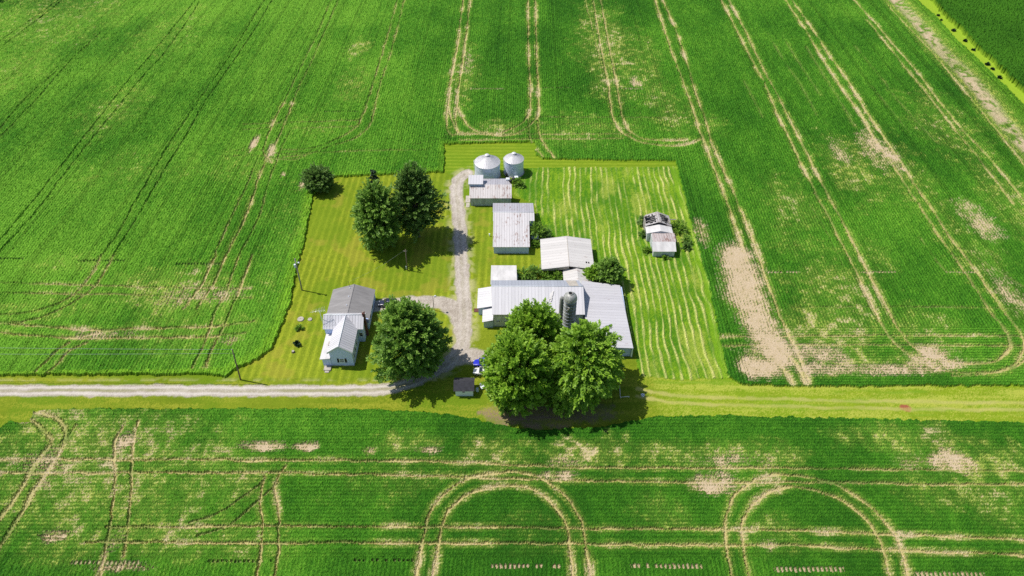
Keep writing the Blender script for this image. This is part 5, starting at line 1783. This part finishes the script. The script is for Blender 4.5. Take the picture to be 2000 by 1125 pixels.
# ---- television aerial at the porch corner
ax_, ay_ = -41.75, 110.2
t = empty('tv_aerial', (ax_, ay_, 0), 'tall television aerial with many pale rods at the left side of the house', 'aerial')
mb = MB()
mb.tube([(ax_, ay_, 0), (ax_ - 0.2, ay_ + 0.1, 8.6)], 0.045, 6)
for k in range(10):
    mb.tube([(ax_ - 0.15, ay_, 0.5 + k * 0.6), (ax_ + 0.1, ay_ + 0.15, 0.8 + k * 0.6)], 0.02, 4)
mb.build('mast', M['galv'], t)
mb = MB()
A0 = Vector((ax_ - 0.2, ay_ + 0.1, 8.5))
dr = Vector((-0.93, -0.28, 0.0))
pr_ = Vector((0.28, -0.93, 0.0))
mb.tube([tuple(A0 - dr * 1.3), tuple(A0 + dr * 2.0)], 0.035, 6)
for k in range(9):
    q = A0 + dr * (-1.2 + 0.34 * k)
    h_ = 0.95 - 0.07 * k
    mb.tube([tuple(q - pr_ * h_ + Vector((0, 0, 0.12))), tuple(q), tuple(q + pr_ * h_ + Vector((0, 0, 0.12)))], 0.028, 5)
    if k < 4:
        mb.tube([tuple(q - Vector((0, 0, 0.5))), tuple(q + Vector((0, 0, 0.5)))], 0.022, 5)
mb.build('rod_array', M['alu'], t)

# ---- lids, stump, yard oddments
for (px, py, r, lab) in ((587.4, 624, 0.75, 'larger round concrete lid in the lawn left of the house, the left of two'), (605.6, 624.4, 0.5, 'smaller round concrete lid in the lawn nearer the house, right of two')):
    x, y = at2((px, py))
    t = empty('septic_lid', (x, y, 0), lab, 'lid', 'round concrete lids in the lawn')
    MB().lathe([(r, 0), (r, 0.2), (r - 0.06, 0.26), (0.15, 0.28), (0, 0.28)], x, y, 24).build('disc', M['concrete'], t)
    MB().tube([(x - 0.15, y, 0.26), (x - 0.12, y, 0.36), (x + 0.12, y, 0.36), (x + 0.15, y, 0.26)], 0.02, 5).build('handle', M['plastic'], t)
x, y = at2((573, 688))
t = empty('tree_stump', (x, y, 0), 'short cut stump in the lawn below the small dark evergreen', 'stump')
MB().lathe([(0.42, 0), (0.34, 0.12), (0.3, 0.42), (0.0, 0.44)], x, y, 14, True).build('wood', M['bark'], t)
MB().lathe([(0.27, 0.446), (0, 0.452)], x, y, 14).build('cut_face', M['concrete'], t)
x, y = at2((1044.5, 466))
t = empty('water_tank', (x, y, 0), 'white flat topped tank between the rust streaked shed and the broad gabled shed', 'tank')
MB().box(x - 0.95, x + 0.95, y - 0.55, y + 0.55, 0.25, 1.25, 0.08).build('body', M['trim'], t)
MB().lathe([(0.25, 1.24), (0.25, 1.32), (0, 1.34)], x, y, 14).build('cap', M['plastic'], t)
for a in (-0.7, 0.7): MB().box(x + a - 0.08, x + a + 0.08, y - 0.5, y + 0.5, 0, 0.25).build('stand', M['wood_pole'], t)
x, y = at2((956, 461.5))
t = empty('marker_post', (x, y, 0), 'small white post in the grass left of the rust streaked shed', 'post')
MB().tube([(x, y, 0), (x, y, 0.75)], 0.1, 8).build('post', M['trim'], t)
MB().box(x - 0.16, x + 0.16, y - 0.16, y + 0.16, 0.75, 0.83).build('cap', M['trim'], t)
a, b, c = at2((1209.5, 757)), at2((1211, 779)), at2((1228, 777.5))
t = empty('rail_frame', (*b, 0), 'pale L shaped rail frame standing on the grass in the right hand tree shade', 'frame')
mb = MB()
mb.tube([(*a, 0.55), (*b, 0.55), (*c, 0.55)], 0.09, 6)
mb.build('rail', M['alu'], t)
for q in (a, b, c): MB().tube([(*q, 0), (*q, 0.56)], 0.07, 6).build('post', M['alu'], t)
x, y = at2((1255, 774))
t = empty('wash_tub', (x, y, 0), 'small white tub tipped over at the right edge of the tree shade', 'tub')
MB().lathe([(0.28, 0), (0.4, 0.5), (0.36, 0.5), (0.25, 0.05), (0, 0.05)], x, y, 16).build('shell', M['trim'], t)
MB().tube([(x - 0.4, y, 0.45), (x, y - 0.3, 0.75), (x + 0.4, y, 0.45)], 0.03, 5).build('handle', M['trim'], t)


def lawn_chair(px, py, rz, label):
    x, y = at2((px, py))
    t = empty('lawn_chair', (x, y, 0), label, 'chair', 'pale lawn chairs beside the small shed', rz)
    MB().box(x - 0.35, x + 0.35, y - 0.35, y + 0.35, 0.4, 0.46).build('seat', M['trim'], t)
    mb = MB()
    mb.slab([(x - 0.35, y + 0.33, 0.45), (x + 0.35, y + 0.33, 0.45), (x + 0.35, y + 0.6, 1.15), (x - 0.35, y + 0.6, 1.15)], 0.05)
    mb.build('backrest', M['trim'], t)
    for sx_ in (-1, 1):
        for sy_ in (-1, 1):
            MB().tube([(x + sx_ * 0.32, y + sy_ * 0.32, 0), (x + sx_ * 0.32, y + sy_ * 0.32, 0.42)], 0.03, 6).build('leg', M['trim'], t)
        MB().box(x + sx_ * 0.38 - 0.05, x + sx_ * 0.38 + 0.05, y - 0.35, y + 0.4, 0.62, 0.66).build('armrest', M['trim'], t)


lawn_chair(942.5, 759, 0.5, 'pale lawn chair right beside the small dark roofed shed, left of two')
lawn_chair(954, 764, -0.6, 'pale lawn chair nearer the tree trunks, right of two by the shed')
x, y = at2((932.5, 764))
t = empty('steel_drum', (x, y, 0), 'round grey drum in the shade at the right wall of the small dark roofed shed', 'drum')
MB().lathe([(0.3, 0), (0.3, 0.28), (0.315, 0.3), (0.3, 0.32), (0.3, 0.58), (0.315, 0.6), (0.3, 0.62), (0.3, 0.9), (0.28, 0.9), (0.27, 0.86), (0, 0.86)], x, y, 20).build('shell', M['galv'], t)
MB().lathe([(0.05, 0.86), (0.05, 0.9), (0, 0.9)], x + 0.15, y, 8).build('bung', M['plastic'], t)
